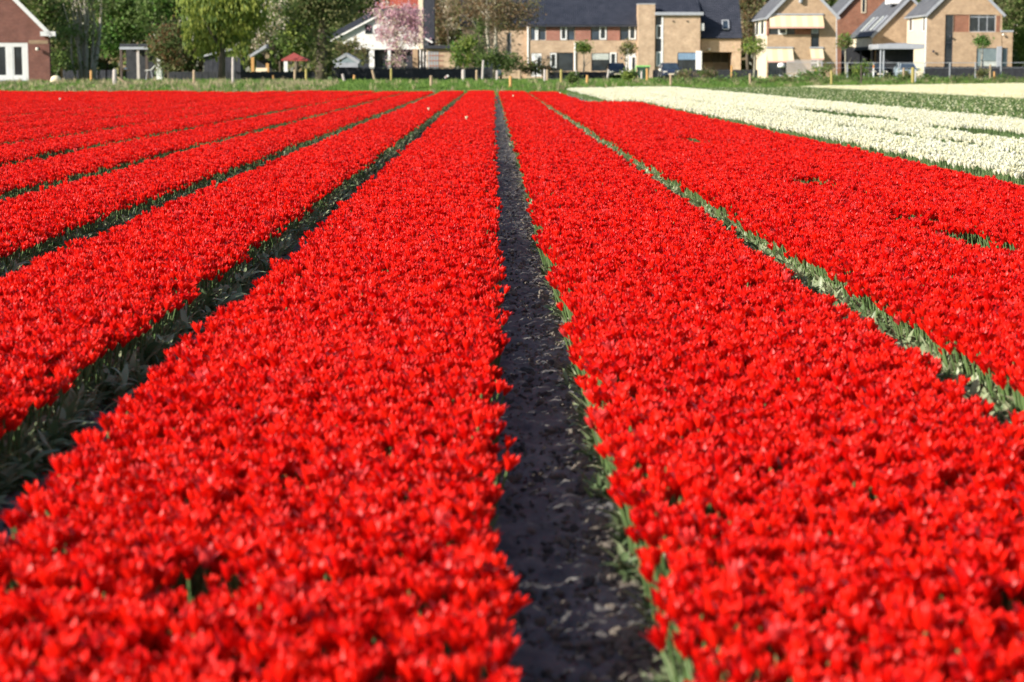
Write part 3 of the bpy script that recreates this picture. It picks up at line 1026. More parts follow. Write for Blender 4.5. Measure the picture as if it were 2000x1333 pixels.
# ---- the dark brick house at the left edge
def left_house():
    Y = 140.0
    xr = P(97, 120, Y).x
    xl = xr - 9.4
    z0 = gz(xr, Y) - .3
    ze = P(95, 66, Y).z
    root = thing('brick_house', 'dark red brick house with white bargeboard and white glazed doors at field edge', 'house', (xr, Y, gz(xr, Y)))
    x0, x1, a, b = rc(-46, 84, 56, 161, Y)
    gable_shell(root, xl, xr, Y, 10, z0, ze, 1.03, 'brick_dark', 'roof_dark', [(x0, x1, a, b)], 'white', .16, gutter=False)
    # glazed doors: broad white frame, dark panes, low white panel
    _, _, pz0, pz1 = rc(0, 92, 10, 147, Y)
    m = MB()
    cols = [P(v, 120, Y).x for v in (-46, -40, -22, -17, 16, 27, 47, 56)]
    yb0, yb1 = Y + .02, Y + .12
    for i, j in ((0, 1), (2, 3), (4, 5), (6, 7)):
        m.box(cols[i], cols[j], yb0, yb1, pz0, pz1)
    m.box(x0, x1, yb0, yb1, pz1, b - .002)
    m.box(x0, x1, yb0, yb1, a, pz0)
    f = m.build('glazed_door', M['white'], root)
    for i, j in ((1, 2), (3, 4), (5, 6)):
        p = MB(); p.box(cols[i], cols[j], Y + .08, Y + .10, pz0, pz1); p.build('pane', M['glass'], f)
        q = MB()
        q.box(cols[i], cols[i] + .09, Y + .035, Y + .078, pz0, pz1).box(cols[j] - .09, cols[j], Y + .035, Y + .078, pz0, pz1)
        q.build('sash', M['white'], f)
    q = MB(); q.box(x0 - .05, P(50, 150, Y).x, Y - .28, Y - .004, a - .02, a + .13); q.build('sill', M['grey_trim'], f)
    # light soldier course over the doors
    sx0, sx1, sz0, sz1 = rc(57, 79, 94, 86, Y)
    q = MB()
    nb = 24
    for i in range(nb):
        xa = sx0 + (sx1 - sx0) * i / nb
        q.box(xa, xa + (sx1 - sx0) / nb - .010, Y - .012 - .006 * (i % 3), Y - .002, sz0, sz1)
    kind(q.build('soldier_course', M['brick_buff'], root), 'stuff')
    # boxed eave
    bx0, bx1, bz0, bz1 = rc(79, 62, 108, 71, Y)
    q = MB(); q.box(bx0, bx1, Y - .36, Y - .12, bz0, bz1); q.box(xr + .003, bx1, Y - .118, Y + 10, bz0, bz1); q.build('boxed_eave', M['white'], root)
    wall_lamp(root, 73, 96, Y)
    root.rotation_euler.z = math.radians(11.6)
left_house()
p = G(109, 158); p = P(109, 158, 137.5)
mb = MB()
mb.lathe((p.x, 137.5, gz(p.x, 137.5) - .1), [(.30, 0), (.40, .15), (.385, .35), (.29, .52), (.10, .60)], 14)
mb.v = [(px + .02 * math.sin(pz * 9 + px * 7), py, pz + .03 * math.sin(px * 6)) for px, py, pz in mb.v]
tag(mb.build('boulder', M['stone'], None, True), 'cream rounded boulder lying in the grass beside the brick house corner', 'boulder')

# ---- the yellow brick terrace
YT = 207.0
ZG = 0.52
def terrace():
    def dwelling(name, label, px0, px1, py_eave, wall_ops, ridge_py=-95, roofx=None, Y=YT, group='terraced houses', z_eave_off=0):
        xc = P((px0 + px1) / 2, 120, Y).x
        return thing(name, label, 'house', (xc, Y + 4, ZG), group)
    # --- roof helper: eave at py 50 sloping up and back
    def roof(root, px0, px1, py, Y, run=6.0, rise=4.6, mat='roof_dark', fascia='dark_trim'):
        x0, x1 = P(px0, py, Y).x, P(px1, py, Y).x
        z = P(px0, py, Y).z
        roof_plane('roof', mat, (x0, Y - .35, z), (x1, Y - .35, z), (x1, Y - .35 + run, z + rise), (x0, Y - .35 + run, z + rise), root, .20, .34)
        g = MB(); g.box(x0, x1, Y - .47, Y - .36, z - .20, z - .02); g.build('gutter', M[fascia], root)
        b = MB()   # rear slope
        b.add([(x0, Y - .35 + run, z + rise), (x1, Y - .35 + run, z + rise), (x1, Y + 2 * run, z), (x0, Y + 2 * run, z)], [(3, 2, 1, 0)])
        b.build('rear_roof', M[mat], root)
        return x0, x1, z
    def body(root, px0, px1, py0, Y, ops, mat='brick_yellow', extra=()):
        x0, x1, _, z1 = rc(px0, py0, px1, py0 + 10, Y)
        mb = MB()
        wall_openings(mb, x0, x1, ZG - .3, z1, Y, ops)
        mb.add([(x0, Y, ZG - .3), (x0, Y + 11, ZG - .3), (x0, Y + 11, z1), (x0, Y, z1)], [(0, 3, 2, 1)])
        mb.add([(x1, Y, ZG - .3), (x1, Y + 11, ZG - .3), (x1, Y + 11, z1), (x1, Y, z1)], [(0, 1, 2, 3)])
        mb.build('wall', M[mat], root)
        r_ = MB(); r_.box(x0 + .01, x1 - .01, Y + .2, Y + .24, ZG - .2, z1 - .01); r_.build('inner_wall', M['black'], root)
        return x0, x1, z1
    def panel(root, px0, py0, px1, py1, Y, mat='brick_red', name='brick_panel', t=.03):
        x0, x1, z0, z1 = rc(px0, py0, px1, py1, Y)
        m = MB(); m.box(x0, x1, Y - t, Y - .003, z0, z1)
        return m.build(name, M[mat], root)
    Rz = lambda a, b, c, d, Y=YT: rc(a, b, c, d, Y)

    # A: left wing
    t = thing('terraced_house', 'leftmost yellow brick house of the terrace, half hidden behind the bare tree', 'house', (P(997, 120, YT).x, YT + 4, ZG), 'terraced houses')
    o = Rz(990, 64, 998, 106)
    body(t, 902, 1028, 50, YT + .6, [rc(990, 64, 998, 106, YT + .6)])
    window(t, *rc(990, 64, 998, 106, YT + .6), YT + .6, 'grey_trim', 'glass', .05)
    roof(t, 898, 1030, 49, YT + .6)
    pipe(t, 1031.5, 53, 124, YT - .05, .075, 'white')
    # B: house with white front door on its left
    t = thing('terraced_house', 'terraced house with white front door left of its wide window and white drainpipe', 'house', (P(1078, 120, YT).x, YT + 4, ZG), 'terraced houses')
    ops = [Rz(1036, 53, 1066, 79), Rz(1094, 52, 1122, 79), Rz(1037, 104, 1058, 150), Rz(1074, 103, 1120, 139)]
    body(t, 1028, 1123, 50, YT, ops)
    window(t, *ops[0], YT, 'grey_trim', 'glass_blue', .04, (.30, .46))
    window(t, *ops[1], YT, 'dark_trim', 'glass_blue', .04, (.45,))
    window(t, *ops[3], YT, 'dark_trim', 'glass', .05, (.3,))
    for (a, b, c, d) in ((1045, 53, 1051, 79), (1094.5, 51, 1107, 78.5), (1074.5, 104, 1087, 133)):
        x0, x1, z0, z1 = Rz(a, b, c, d)
        window(t, x0, x1, z0, z1, YT - .12, 'white', 'glass', .13, name='casement')
    door(t, 1037, 104, 1058, 150, YT)
    panel(t, 1067, 53, 1093.5, 79.5, YT)
    wall_lamp(t, 1070, 113, YT, 'dark_trim')
    roof(t, 1030, 1122.7, 49, YT)
    pipe(t, 1123, 84, 139, YT - .09, .085, 'white')
    # C: mirrored house
    t = thing('terraced_house', 'terraced house with white front door right of its window, between drainpipe and brick tower', 'house', (P(1184, 120, YT).x, YT + 4, ZG), 'terraced houses')
    ops = [Rz(1154, 52, 1186, 79), Rz(1211, 51, 1244, 79), Rz(1155, 104, 1206, 139), Rz(1221, 104, 1243, 150)]
    body(t, 1123.4, 1247, 50, YT, ops)
    window(t, *ops[0], YT, 'dark_trim', 'glass_blue', .04, (.5,))
    window(t, *ops[1], YT, 'dark_trim', 'glass_blue', .04, (.5,))
    f = window(t, *ops[2], YT, 'dark_trim', 'glass', .05, (.7,))
    x0, x1, z0, z1 = Rz(1157, 105, 1189, 117)
    b = MB()
    for k in range(8):
        zz = z0 + (z1 - z0) * k / 8
        b.box(x0, x1, YT + .03, YT + .045, zz, zz + (z1 - z0) / 8 - .008)
    kind(b.build('blind', M['blind_pale'], f), 'stuff')
    for (a, b_, c, d) in ((1170.5, 51, 1184.5, 78), (1228, 50, 1242, 78), (1191, 103, 1204, 132)):
        x0, x1, z0, z1 = Rz(a, b_, c, d)
        window(t, x0, x1, z0, z1, YT - .12, 'white', 'glass', .13, name='casement')
    door(t, 1221, 104, 1243, 150, YT)
    panel(t, 1123.5, 53, 1153.5, 79.5, YT)
    panel(t, 1186.5, 53, 1210.5, 79.5, YT)
    wall_lamp(t, 1214, 114, YT, 'dark_trim')
    roof(t, 1123, 1246, 49, YT)
    # D: taller house with tower, parapet and stair strip
    YD = YT - 1.6
    t = thing('terraced_house', 'tall flat fronted terraced house with brick chimney tower and grey parapet', 'house', (P(1325, 120, YT).x, YT + 4, ZG), 'terraced houses')
    ops = [rc(1281, 32, 1294, 131, YD), rc(1323, 103, 1360, 140, YD)]
    x0, x1, z1 = body(t, 1280.5, 1368, 30, YD, ops)
    tx0, tx1, tz0, tz1 = rc(1246.5, 9, 1279, 150, YD - .25)
    m = MB(); m.box(tx0, tx1, YD - .25, YD + 2.4, ZG - .3, tz1)
    m.build('chimney_tower', M['brick_yellow'], t)
    m = MB(); m.box(tx0 - .04, tx1 + .04, YD - .29, YD + 2.44, tz1 + .003, tz1 + .10); m.build('coping', M['grey_trim'], t)
    gx0, gx1, gz0, gz1 = rc(1279.5, 24, 1374, 30, YD - .3)
    m = MB(); m.box(gx0, gx1, YD - .35, YD + 9, gz0, gz1); m.build('parapet', M['grey_trim'], t)
    for (a, b_, c, d, gl, fr, w_) in ((1281.5, 33, 1291.5, 48, 'glass_blue', 'dark_trim', .05), (1281.5, 49, 1293.5, 76, 'glass', 'white', .13),
                                   (1281.5, 77, 1291.5, 100, 'glass_blue', 'dark_trim', .05), (1281.5, 101, 1293.5, 130, 'blind_teal', 'white', .13)):
        window(t, *rc(a, b_, c, d, YD), YD + (.02 if fr == 'white' else .05), fr, gl, w_)
    x0, x1, z0, z1 = rc(1291.7, 32, 1295, 131, YD)
    m = MB(); m.box(x0, x1, YD - .05, YD - .003, z0, z1); m.build('trim_strip', M['white'], t)
    f = window(t, *ops[1], YD, 'dark_trim', 'glass', .05, (.28,))
    x0, x1, z0, z1 = rc(1324.5, 104, 1359, 117, YD)
    b = MB()
    for k in range(8):
        zz = z0 + (z1 - z0) * k / 8
        b.box(x0, x1, YD + .02, YD + .035, zz, zz + (z1 - z0) / 8 - .008)
    kind(b.build('blind', M['blind_blue'], f), 'stuff')
    x0, x1, z0, z1 = rc(1360, 100, 1370, 139, YD)
    m = MB()
    n_ = 5
    for k in range(n_):
        m.tube([((x0 * (n_ - .5 - k) + x1 * (k + .5)) / n_, YD - .10, ZG - .1), ((x0 * (n_ - .5 - k) + x1 * (k + .5)) / n_, YD - .10, z1)], [.105, .105], 8)
    m.build('pilaster', M['white'], t)
    for px in (1314.5, 1342):
        p = P(px, 42, YD)
        m = MB(); m.lathe((p.x, YD - .07, p.z - .06), [(.06, 0), (.09, .04), (.09, .10), (.05, .14)], 8); m.build('wall_vent', M['bark'], t)
    xa, xb, za = P(1247, 22, YD + .8).x, P(1371, 22, YD + .8).x, P(1300, 24, YD + 1).z
    roof_plane('roof', 'roof_dark', (xa, YD + 2.5, za), (xb, YD + 2.5, za), (xb, YD + 7.6, za + 4.0), (xa, YD + 7.6, za + 4.0), t, .2, .34)
    # E: wing with the big blue-black roof
    YE = YT - .2
    t = thing('terraced_house', 'low brick house with large steep blue-black roof and one skylight', 'house', (P(1408, 120, YE).x, YE + 4, ZG), 'terraced houses')
    x0, x1, z0, z1 = rc(1368.5, 75, 1447.5, 102, YE)
    m = MB(); m.box(x0, x1, YE, YE + 9, z0, z1); m.box(x1 - .9, x1, YE + .05, YE + 9, ZG - .3, z0 - .004)
    m.box(x0, x1 - .9, YE + 3.2, YE + 3.4, ZG - .3, z0 - .004)
    m.build('wall', M['brick_yellow'], t)
    m = MB()
    for k, c in enumerate((0, .25, .5, .75)):
        m.box(x0 + .5 + k * .95, x0 + .5 + k * .95 + .88, YE + 3.1, YE + 3.19, z0 - 1.0, z0 - .1)
    m.build('fascia_boards', M['bark'], t)
    za = P(1400, 75, YE - .3).z
    xa, xb = P(1368.8, 60, YE).x, P(1449, 60, YE).x
    roof_plane('roof', 'roof_dark', (xa, YE - .35, za), (xb, YE - .35, za), (xb + .0, YE + 4.4, za + 5.8), (xa, YE + 4.4, za + 5.8), t, .2, .34)
    b = MB()
    b.add([(xb - .1, YE, za), (xb - .1, YE + 4.3, za + 5.6), (xb - .1, YE + 9, za)], [(0, 2, 1)])
    b.build('gable_wall', M['brick_yellow'], t)
    s0 = P(1410, 58, YE + 1); s1 = P(1422, 58, YE + 1)
    sl = 5.8 / 4.75
    def on(xv, zz):
        return Vector((xv, YE - .35 + (zz - za) / sl - .10, zz + .08))
    f = MB()
    zA, zB = P(1416, 59, YE).z, P(1416, 41, YE).z
    f.bar(on(s0.x, zA), on(s0.x, zB), .10, .10).bar(on(s1.x, zA), on(s1.x, zB), .10, .10)
    f.bar(on(s0.x + .05, zA), on(s1.x - .05, zA), .10, .10).bar(on(s0.x + .05, zB), on(s1.x - .05, zB), .10, .10)
    f = f.build('skylight', M['grey_trim'], t)
    q = MB(); a_, b_, c_, d_ = on(s0.x, zA), on(s1.x, zA), on(s1.x, zB), on(s0.x, zB)
    q.add([a_, b_, c_, d_], [(0, 1, 2, 3)]); q.build('pane', M['glass_blue'], f)
    p = P(1385, 97, YE)
    q = MB(); q.lathe((p.x, YE - .17, p.z - .13), [(.04, 0), (.13, .06), (.15, .14), (.12, .22), (.04, .27)], 10); q.build('globe_lamp', M['lamp_glass'], t, True)
    bx0, bx1, bz0, bz1 = rc(1368.5, 46, 1375.5, 60, YD)
    q = MB(); q.box(bx0, bx1, YD + .2, YD + .6, bz0, bz1); q.box(bx0 + .08, bx1 - .08, YD + .17, YD + .198, bz0 + .08, bz1 - .08)
    q.build('alarm_box', M['white'], t)
terrace()

# ---- striped awnings
def awning(root, px0, px1, py0, py1, Y, out, stripes, drop=.14):
    x0, x1, zb, zt = rc(px0, py0, px1, py1, Y)
    p = MB()
    mats = ['awning_cream', 'awning_yellow', 'awning_pink', 'grey_trim']
    xs = [x0 + (x1 - x0) * i / stripes for i in range(stripes + 1)]
    zl = P(px0, py1, Y - out).z + drop
    for i in range(stripes):
        p.cur = i % 2
        a, b = xs[i], xs[i + 1]
        p.add([(a, Y - .02, zt), (b, Y - .02, zt), (b, Y - out, zl), (a, Y - out, zl),
               (a, Y - .02, zt - .03), (b, Y - .02, zt - .03), (b, Y - out, zl - .03), (a, Y - out, zl - .03)],
              [(0, 3, 2, 1), (4, 5, 6, 7)])
    p.cur = 2
    n = stripes * 2
    for i in range(n):
        a = x0 + (x1 - x0) * i / n; b = x0 + (x1 - x0) * (i + 1) / n
        p.add([(a, Y - out - .006, zl), (b, Y - out - .006, zl), (b, Y - out - .01, zl - drop), ((a + b) / 2, Y - out - .012, zl - drop - .03), (a, Y - out - .01, zl - drop)], [(0, 4, 3, 2, 1)])
    p.cur = 1
    for xx in (x0, x1):
        p.add([(xx, Y - .02, zt), (xx, Y - out, zl), (xx, Y - out, zl - drop), (xx, Y - .02, zt - .12)], [(0, 1, 2, 3)])
    o = p.build('awning', [M[m] for m in mats], root)
    b = MB()
    b.box(x0 - .05, x1 + .05, Y - .14, Y - .022, zt + .004, zt + .15)
    b.bar((x0 + .1, Y - .02, zt - .5), (x0 + .1, Y - out + .02, zl - .05), .03, .03).bar((x1 - .1, Y - .02, zt - .5), (x1 - .1, Y - out + .02, zl - .05), .03, .03)
    b.build('awning_arm', M['grey_trim'], o)
    return o

def solid(root, name, px0, py0, px1, py1, Y, t, mat, back=0.0):
    x0, x1, z0, z1 = rc(px0, py0, px1, py1, Y)
    m = MB(); m.box(x0, x1, Y - t, Y - .003 + back, z0, z1)
    return m.build(name, M[mat], root)

def side_windows(root, xw, Yf, items):
    """slim windows in a wall facing left; items are (y offset from, to, z0, z1)"""
    for a, b, z0, z1 in items:
        m = MB()
        m.box(xw - .06, xw - .004, Yf + a, Yf + a + .12, z0, z1).box(xw - .06, xw - .004, Yf + b - .12, Yf + b, z0, z1)
        m.box(xw - .06, xw - .004, Yf + a + .12, Yf + b - .12, z0, z0 + .1).box(xw - .06, xw - .004, Yf + a + .12, Yf + b - .12, z1 - .1, z1)
        f = m.build('side_window', M['white'], root)
        q = MB(); q.box(xw - .03, xw - .005, Yf + a + .12, Yf + b - .12, z0 + .1, z1 - .1); q.build('pane', M['glass'], f)

def awning_house():
    Y = 200.0
    z0 = ZG - .3
    xl, xr = P(1498, 90, Y).x, P(1633, 90, Y).x
    ze = P(1500, 33, Y).z
    t = thing('gabled_house', 'buff brick gabled house with three cream striped awnings', 'house', ((xl + xr) / 2, Y + 5, ZG), 'gabled houses')
    ops = [rc(1502, 56, 1584, 68, Y), rc(1584, 56, 1600, 94, Y), rc(1480 + 20, 120, 1536, 150, Y), rc(1583, 116, 1599, 131, Y)]
    gable_shell(t, xl, xr, Y, 11.4, z0, ze, 1.02, 'brick_buff', 'roof_slate', ops, 'grey_trim', .22, sidem='cream')
    f = window(t, *ops[0], Y, 'dark_trim', 'glass', .04, (.24, .45), back=.14)
    window(t, *rc(1520, 55, 1537, 68, Y), Y - .09, 'white', 'glass', .14, name='casement')
    solid(t, 'brick_panel', 1553, 56.2, 1583.5, 67.8, Y, -.02, 'brick_rust', .08)
    window(t, *ops[1], Y, 'dark_trim', 'glass', .05, (), (.72,))
    window(t, *rc(1585, 55, 1598.5, 66, Y), Y - .06, 'grey_trim', 'blind_teal', .10, name='casement')
    window(t, *ops[2], Y, 'dark_trim', 'glass', .06, (.5,))
    window(t, *ops[3], Y, 'white', 'glass', .10, (), (.5,))
    awning(t, 1502, 1607, 30, 55, Y, 1.0, 10)
    awning(t, 1497, 1548, 95, 122, Y, 1.0, 5)
    awning(t, 1582, 1607, 95, 117, Y, .9, 3)
    pipe(t, 1634, 28, 148, Y - .1, .05, 'metal')
    solid(t, 'corner_trim', 1497, 34, 1501, 70, Y, .05, 'brick_red')
    p = P(1563, 2, Y)
    m = MB(); m.lathe((p.x, Y - .25, p.z - .25), [(.10, 0), (.2, .12), (.2, .9), (.1, 1.0)], 8); m.build('wall_vent', M['grey_trim'], t)
    za, zb = P(1480, 70, Y + 6).z, P(1480, 36, Y + 6).z
    side_windows(t, xl, Y, [(2.2, 4.6, za, zb), (6.2, 8.6, za, zb)])
    m = MB(); m.box(xl - .16, xl - .01, Y + .2, Y + 11, ze - .25, ze - .05); m.build('fascia', M['white'], t)
    # dark open lean-to under the lower awning on the left
    m = MB()
    x0, x1, zz0, zz1 = rc(1478, 122, 1502, 125, Y - .6)
awning_house()

def rust_house():
    Y = 226.0
    xl = P(1637, 60, Y).x
    xr = xl + 7.4
    ze = P(1640, 27, Y).z
    t = thing('gabled_house', 'rust red brick gabled house squeezed between two buff brick houses', 'house', ((xl + xr) / 2, Y + 5, ZG), 'gabled houses')
    ops = [rc(1682, -12, 1691.5, 26, Y)]
    xm = (xl + xr) / 2
    mb = MB()
    gable_shell(t, xl, xr, Y, 9, ZG - .3, ze, 1.05, 'brick_rust', 'roof_slate', (), 'grey_trim', .2, gutter=False)
    x0, x1, z0, z1 = ops[0]
    window(t, x0, x1, z0, z1, Y - .14, 'cream', 'glass', .10)
rust_house()

def slope_house():
    Y = 208.5
    xl = P(1704, 90, Y).x
    xr = xl + 7.4
    ze = P(1704, 70, Y).z
    t = thing('gabled_house', 'buff brick gabled house whose long grey roof carries pale solar strips above a dark carport', 'house', ((xl + xr) / 2, Y + 6, ZG), 'gabled houses')
    slope = 1.02
    # upper box over the carport: only the part above the lintel is closed
    zc = P(1704, 91, Y).z
    mb = MB()
    xm = (xl + xr) / 2
    zr = ze + (xr - xl) / 2 * slope
    mb.add([(xl + .003, Y, zc), (xr, Y, zc), (xr, Y, ze), (xm, Y, zr), (xl + .003, Y, ze)], [(0, 1, 2, 3, 4)])
    mb.add([(xl, Y + 13.2, ZG - .3), (xr, Y + 13.2, ZG - .3), (xr, Y + 13.2, ze), (xm, Y + 13.2, zr), (xl, Y + 13.2, ze)], [(4, 3, 2, 1, 0)])
    mb.add([(xr, Y, ZG - .3), (xr, Y + 13.2, ZG - .3), (xr, Y + 13.2, ze), (xr, Y, ze)], [(0, 1, 2, 3)])
    mb.box(xl + .9, xr - .01, Y + 3.5, Y + 3.7, ZG - .3, zc)
    mb.build('wall', M['brick_buff'], t)
    m = MB(); m.box(xl - .03, xl + .001, Y, Y + 13.2, zc, ze); m.build('side_wall', M['cream'], t)
    m = MB(); m.box(xl - .1, xr - .01, Y + .01, Y + 13, zc - .32, zc - .004); m.build('lintel', M['black'], t)
    up = .14; ex = .2
    za = ze - ex * slope + up
    ya, yb = Y - .3, Y + 13.4
    roof_plane('roof', 'roof_slate', (xl - ex, yb, za), (xl - ex, ya, za), (xm, ya, zr + up), (xm, yb, zr + up), t)
    roof_plane('roof', 'roof_slate', (xr + ex, ya, za), (xr + ex, yb, za), (xm, yb, zr + up), (xm, ya, zr + up), t)
    for xe in (xl - ex, xr + ex):
        b = MB(); b.bar((xe, ya - .03, za - .14), (xm, ya - .03, zr + up - .1), .06, .26); b.build('bargeboard', M['grey_trim'], t)
    def on(dx, yy):
        return Vector((xl - ex + dx, yy, za + dx * slope + .10))
    for k, yo in enumerate((1.6, 3.6, 6.8, 8.8)):
        q = MB()
        q.bar(on(.55, Y + yo), on(1.95, Y + yo), .85 if k % 2 == 0 else .55, .08, Vector((-slope, 0, 1)).normalized())
        q.build('solar_strip', M['blind_pale' if k in (1, 3) else 'metal'], t)
    x0, x1, z0, z1 = rc(1737, -14, 1760, 8, Y + 3)
    m = MB(); m.box(x0, x1, Y + 2.6, Y + 5.2, z0 + .0, z1); m.build('dormer', M['white'], t)
    for yy in (.4, 6.5, 12.8):
        m = MB(); m.box(xl - .06, xl + .12, Y + yy, Y + yy + .18, ZG - .2, zc - .33); m.build('carport_post', M['dark_trim'], t)
    m = MB()
    x0, x1, z0, z1 = rc(1636, 92, 1703, 150, Y + 12.9)
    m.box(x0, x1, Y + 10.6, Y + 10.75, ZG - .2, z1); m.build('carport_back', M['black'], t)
    p = P(1700, 97, Y - .02)
    m = MB(); m.lathe((p.x, Y - .13, p.z - .12), [(.05, 0), (.13, .08), (.13, .2), (.05, .27)], 10); m.build('wall_lamp', M['lamp_glass'], t, True)
slope_house()

def canopy():
    Y = 188.0
    x0, x1, z0, z1 = rc(1716, 86, 1806, 96, Y)
    t = thing('carport', 'grey flat carport canopy with shallow hipped middle on two posts between the houses', 'carport', ((x0 + x1) / 2, Y + 2, ZG))
    m = MB(); m.box(x0, x1, Y, Y + 5.0, z0, z1 - .02)
    xa, xb, _, zt = rc(1745, 82, 1785, 86, Y)
    m.add([(xa - 1.0, Y + .1, z1 - .02), (xb + .7, Y + .1, z1 - .02), (xb + .7, Y + 4.8, z1 - .02), (xa - 1.0, Y + 4.8, z1 - .02), (xa + .2, Y + 2.4, zt - .10), (xb - .3, Y + 2.4, zt - .10)],
          [(0, 1, 5, 4), (1, 2, 5), (2, 3, 4, 5), (3, 0, 4)])
    m.build('roof', M['grey_trim'], t)
    for px in (1720.5, 1726.5):
        p = P(px, 100, Y + .2)
        q = MB(); q.tube([(p.x, Y + .25, gz(p.x, Y) - .1), (p.x, Y + .25, z0 - .003)], [.075, .075], 8); q.build('post', M['grey_trim'], t)
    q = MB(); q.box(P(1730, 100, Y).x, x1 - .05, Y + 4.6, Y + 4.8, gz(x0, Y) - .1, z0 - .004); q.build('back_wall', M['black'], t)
canopy()

def right_house():
    Y = 198.0
    xl, xr = P(1809, 90, Y).x, P(1956, 90, Y).x
    ze = P(1809, 28, Y).z
    t = thing('gabled_house', 'buff brick gabled house with tall dark window slot and triple upstairs window', 'house', ((xl + xr) / 2, Y + 5, ZG), 'gabled houses')
    ops = [rc(1845, 29, 1861, 150, Y), rc(1862.5, 29, 1893, 63, Y), rc(1893.5, 29, 1945, 63, Y), rc(1907, 94, 1955, 131, Y)]
    gable_shell(t, xl, xr, Y, 9.4, ZG - .3, ze, .98, 'brick_buff', 'roof_slate', ops, 'grey_trim', .2, sidem='cream')
    window(t, *ops[0], Y, 'dark_trim', ['glass'], .07, (), (.28, .55, .72), back=.15)
    x0, x1, z0, z1 = ops[1]
    m = MB(); m.box(x0, x1, Y + .08, Y + .155, z0, z1); m.build('brick_panel', M['brick_rust'], t)
    window(t, *ops[2], Y, 'grey_trim', 'glass', .07, (.36, .68), (.86,), back=.15)
    solid(t, 'brick_panel', 1946, 31, 1953, 63, Y, .02, 'brick_rust')
    f = window(t, *ops[3], Y, 'dark_trim', ['blind_teal', 'blind_pale'], .06, (.28,), back=.15)
    x0, x1, z0, z1 = rc(1920.5, 95, 1946, 119, Y)
    b = MB()
    for k in range(13):
        zz = z0 + (z1 - z0) * k / 13
        b.box(x0, x1, Y + .02, Y + .035, zz, zz + (z1 - z0) / 13 - .018)
    kind(b.build('blind', M['blind_teal'], f), 'stuff')
    # annex on the right
    ax0, ax1, az0, az1 = rc(1956.5, 63, 1977, 150, Y)
    m = MB()
    o5 = rc(1958, 94, 1968, 131, Y)
    wall_openings(m, ax0, ax1, ZG - .3, az1, Y + .01, [o5])
    m.add([(ax1, Y + .01, ZG - .3), (ax1, Y + 7, ZG - .3), (ax1, Y + 7, az1), (ax1, Y + .01, az1)], [(0, 1, 2, 3)])
    m.build('annex', M['brick_buff'], t)
    m = MB(); m.box(ax0 - .2, ax1 + .05, Y - .05, Y + 7, az1 + .003, az1 + .16); m.build('coping', M['grey_trim'], t)
    window(t, *o5, Y + .01, 'dark_trim', 'blind_teal', .05)
    x0, x1, z0, z1 = rc(1946, 91, 1955, 131, Y)
    m = MB(); m.box(x0, x1, Y - .28, Y - .004, ZG - .1, z1); m.build('pilaster', M['grey_trim'], t)
    wall_lamp(t, 1822, 101, Y, 'dark_trim')
    wall_lamp(t, 1855, 72, Y - .05, 'dark_trim')
    wall_lamp(t, 1958, 68, Y)
    za, zb = P(1776, 62, Y + 8).z, P(1776, 33, Y + 8).z
    side_windows(t, xl, Y, [(.5, 1.6, P(1806, 62, Y).z, P(1806, 31, Y).z), (6.6, 8.2, za, zb)])
    m = MB(); m.box(xl - .18, xl - .01, Y + .05, Y + 9.3, ze - .22, ze - .04); m.build('fascia', M['white'], t)
    m = MB(); m.box(xl - .05, xl - .004, Y - .02, Y + .20, ZG - .2, ze - .25); m.build('corner_trim', M['white'], t)
right_house()

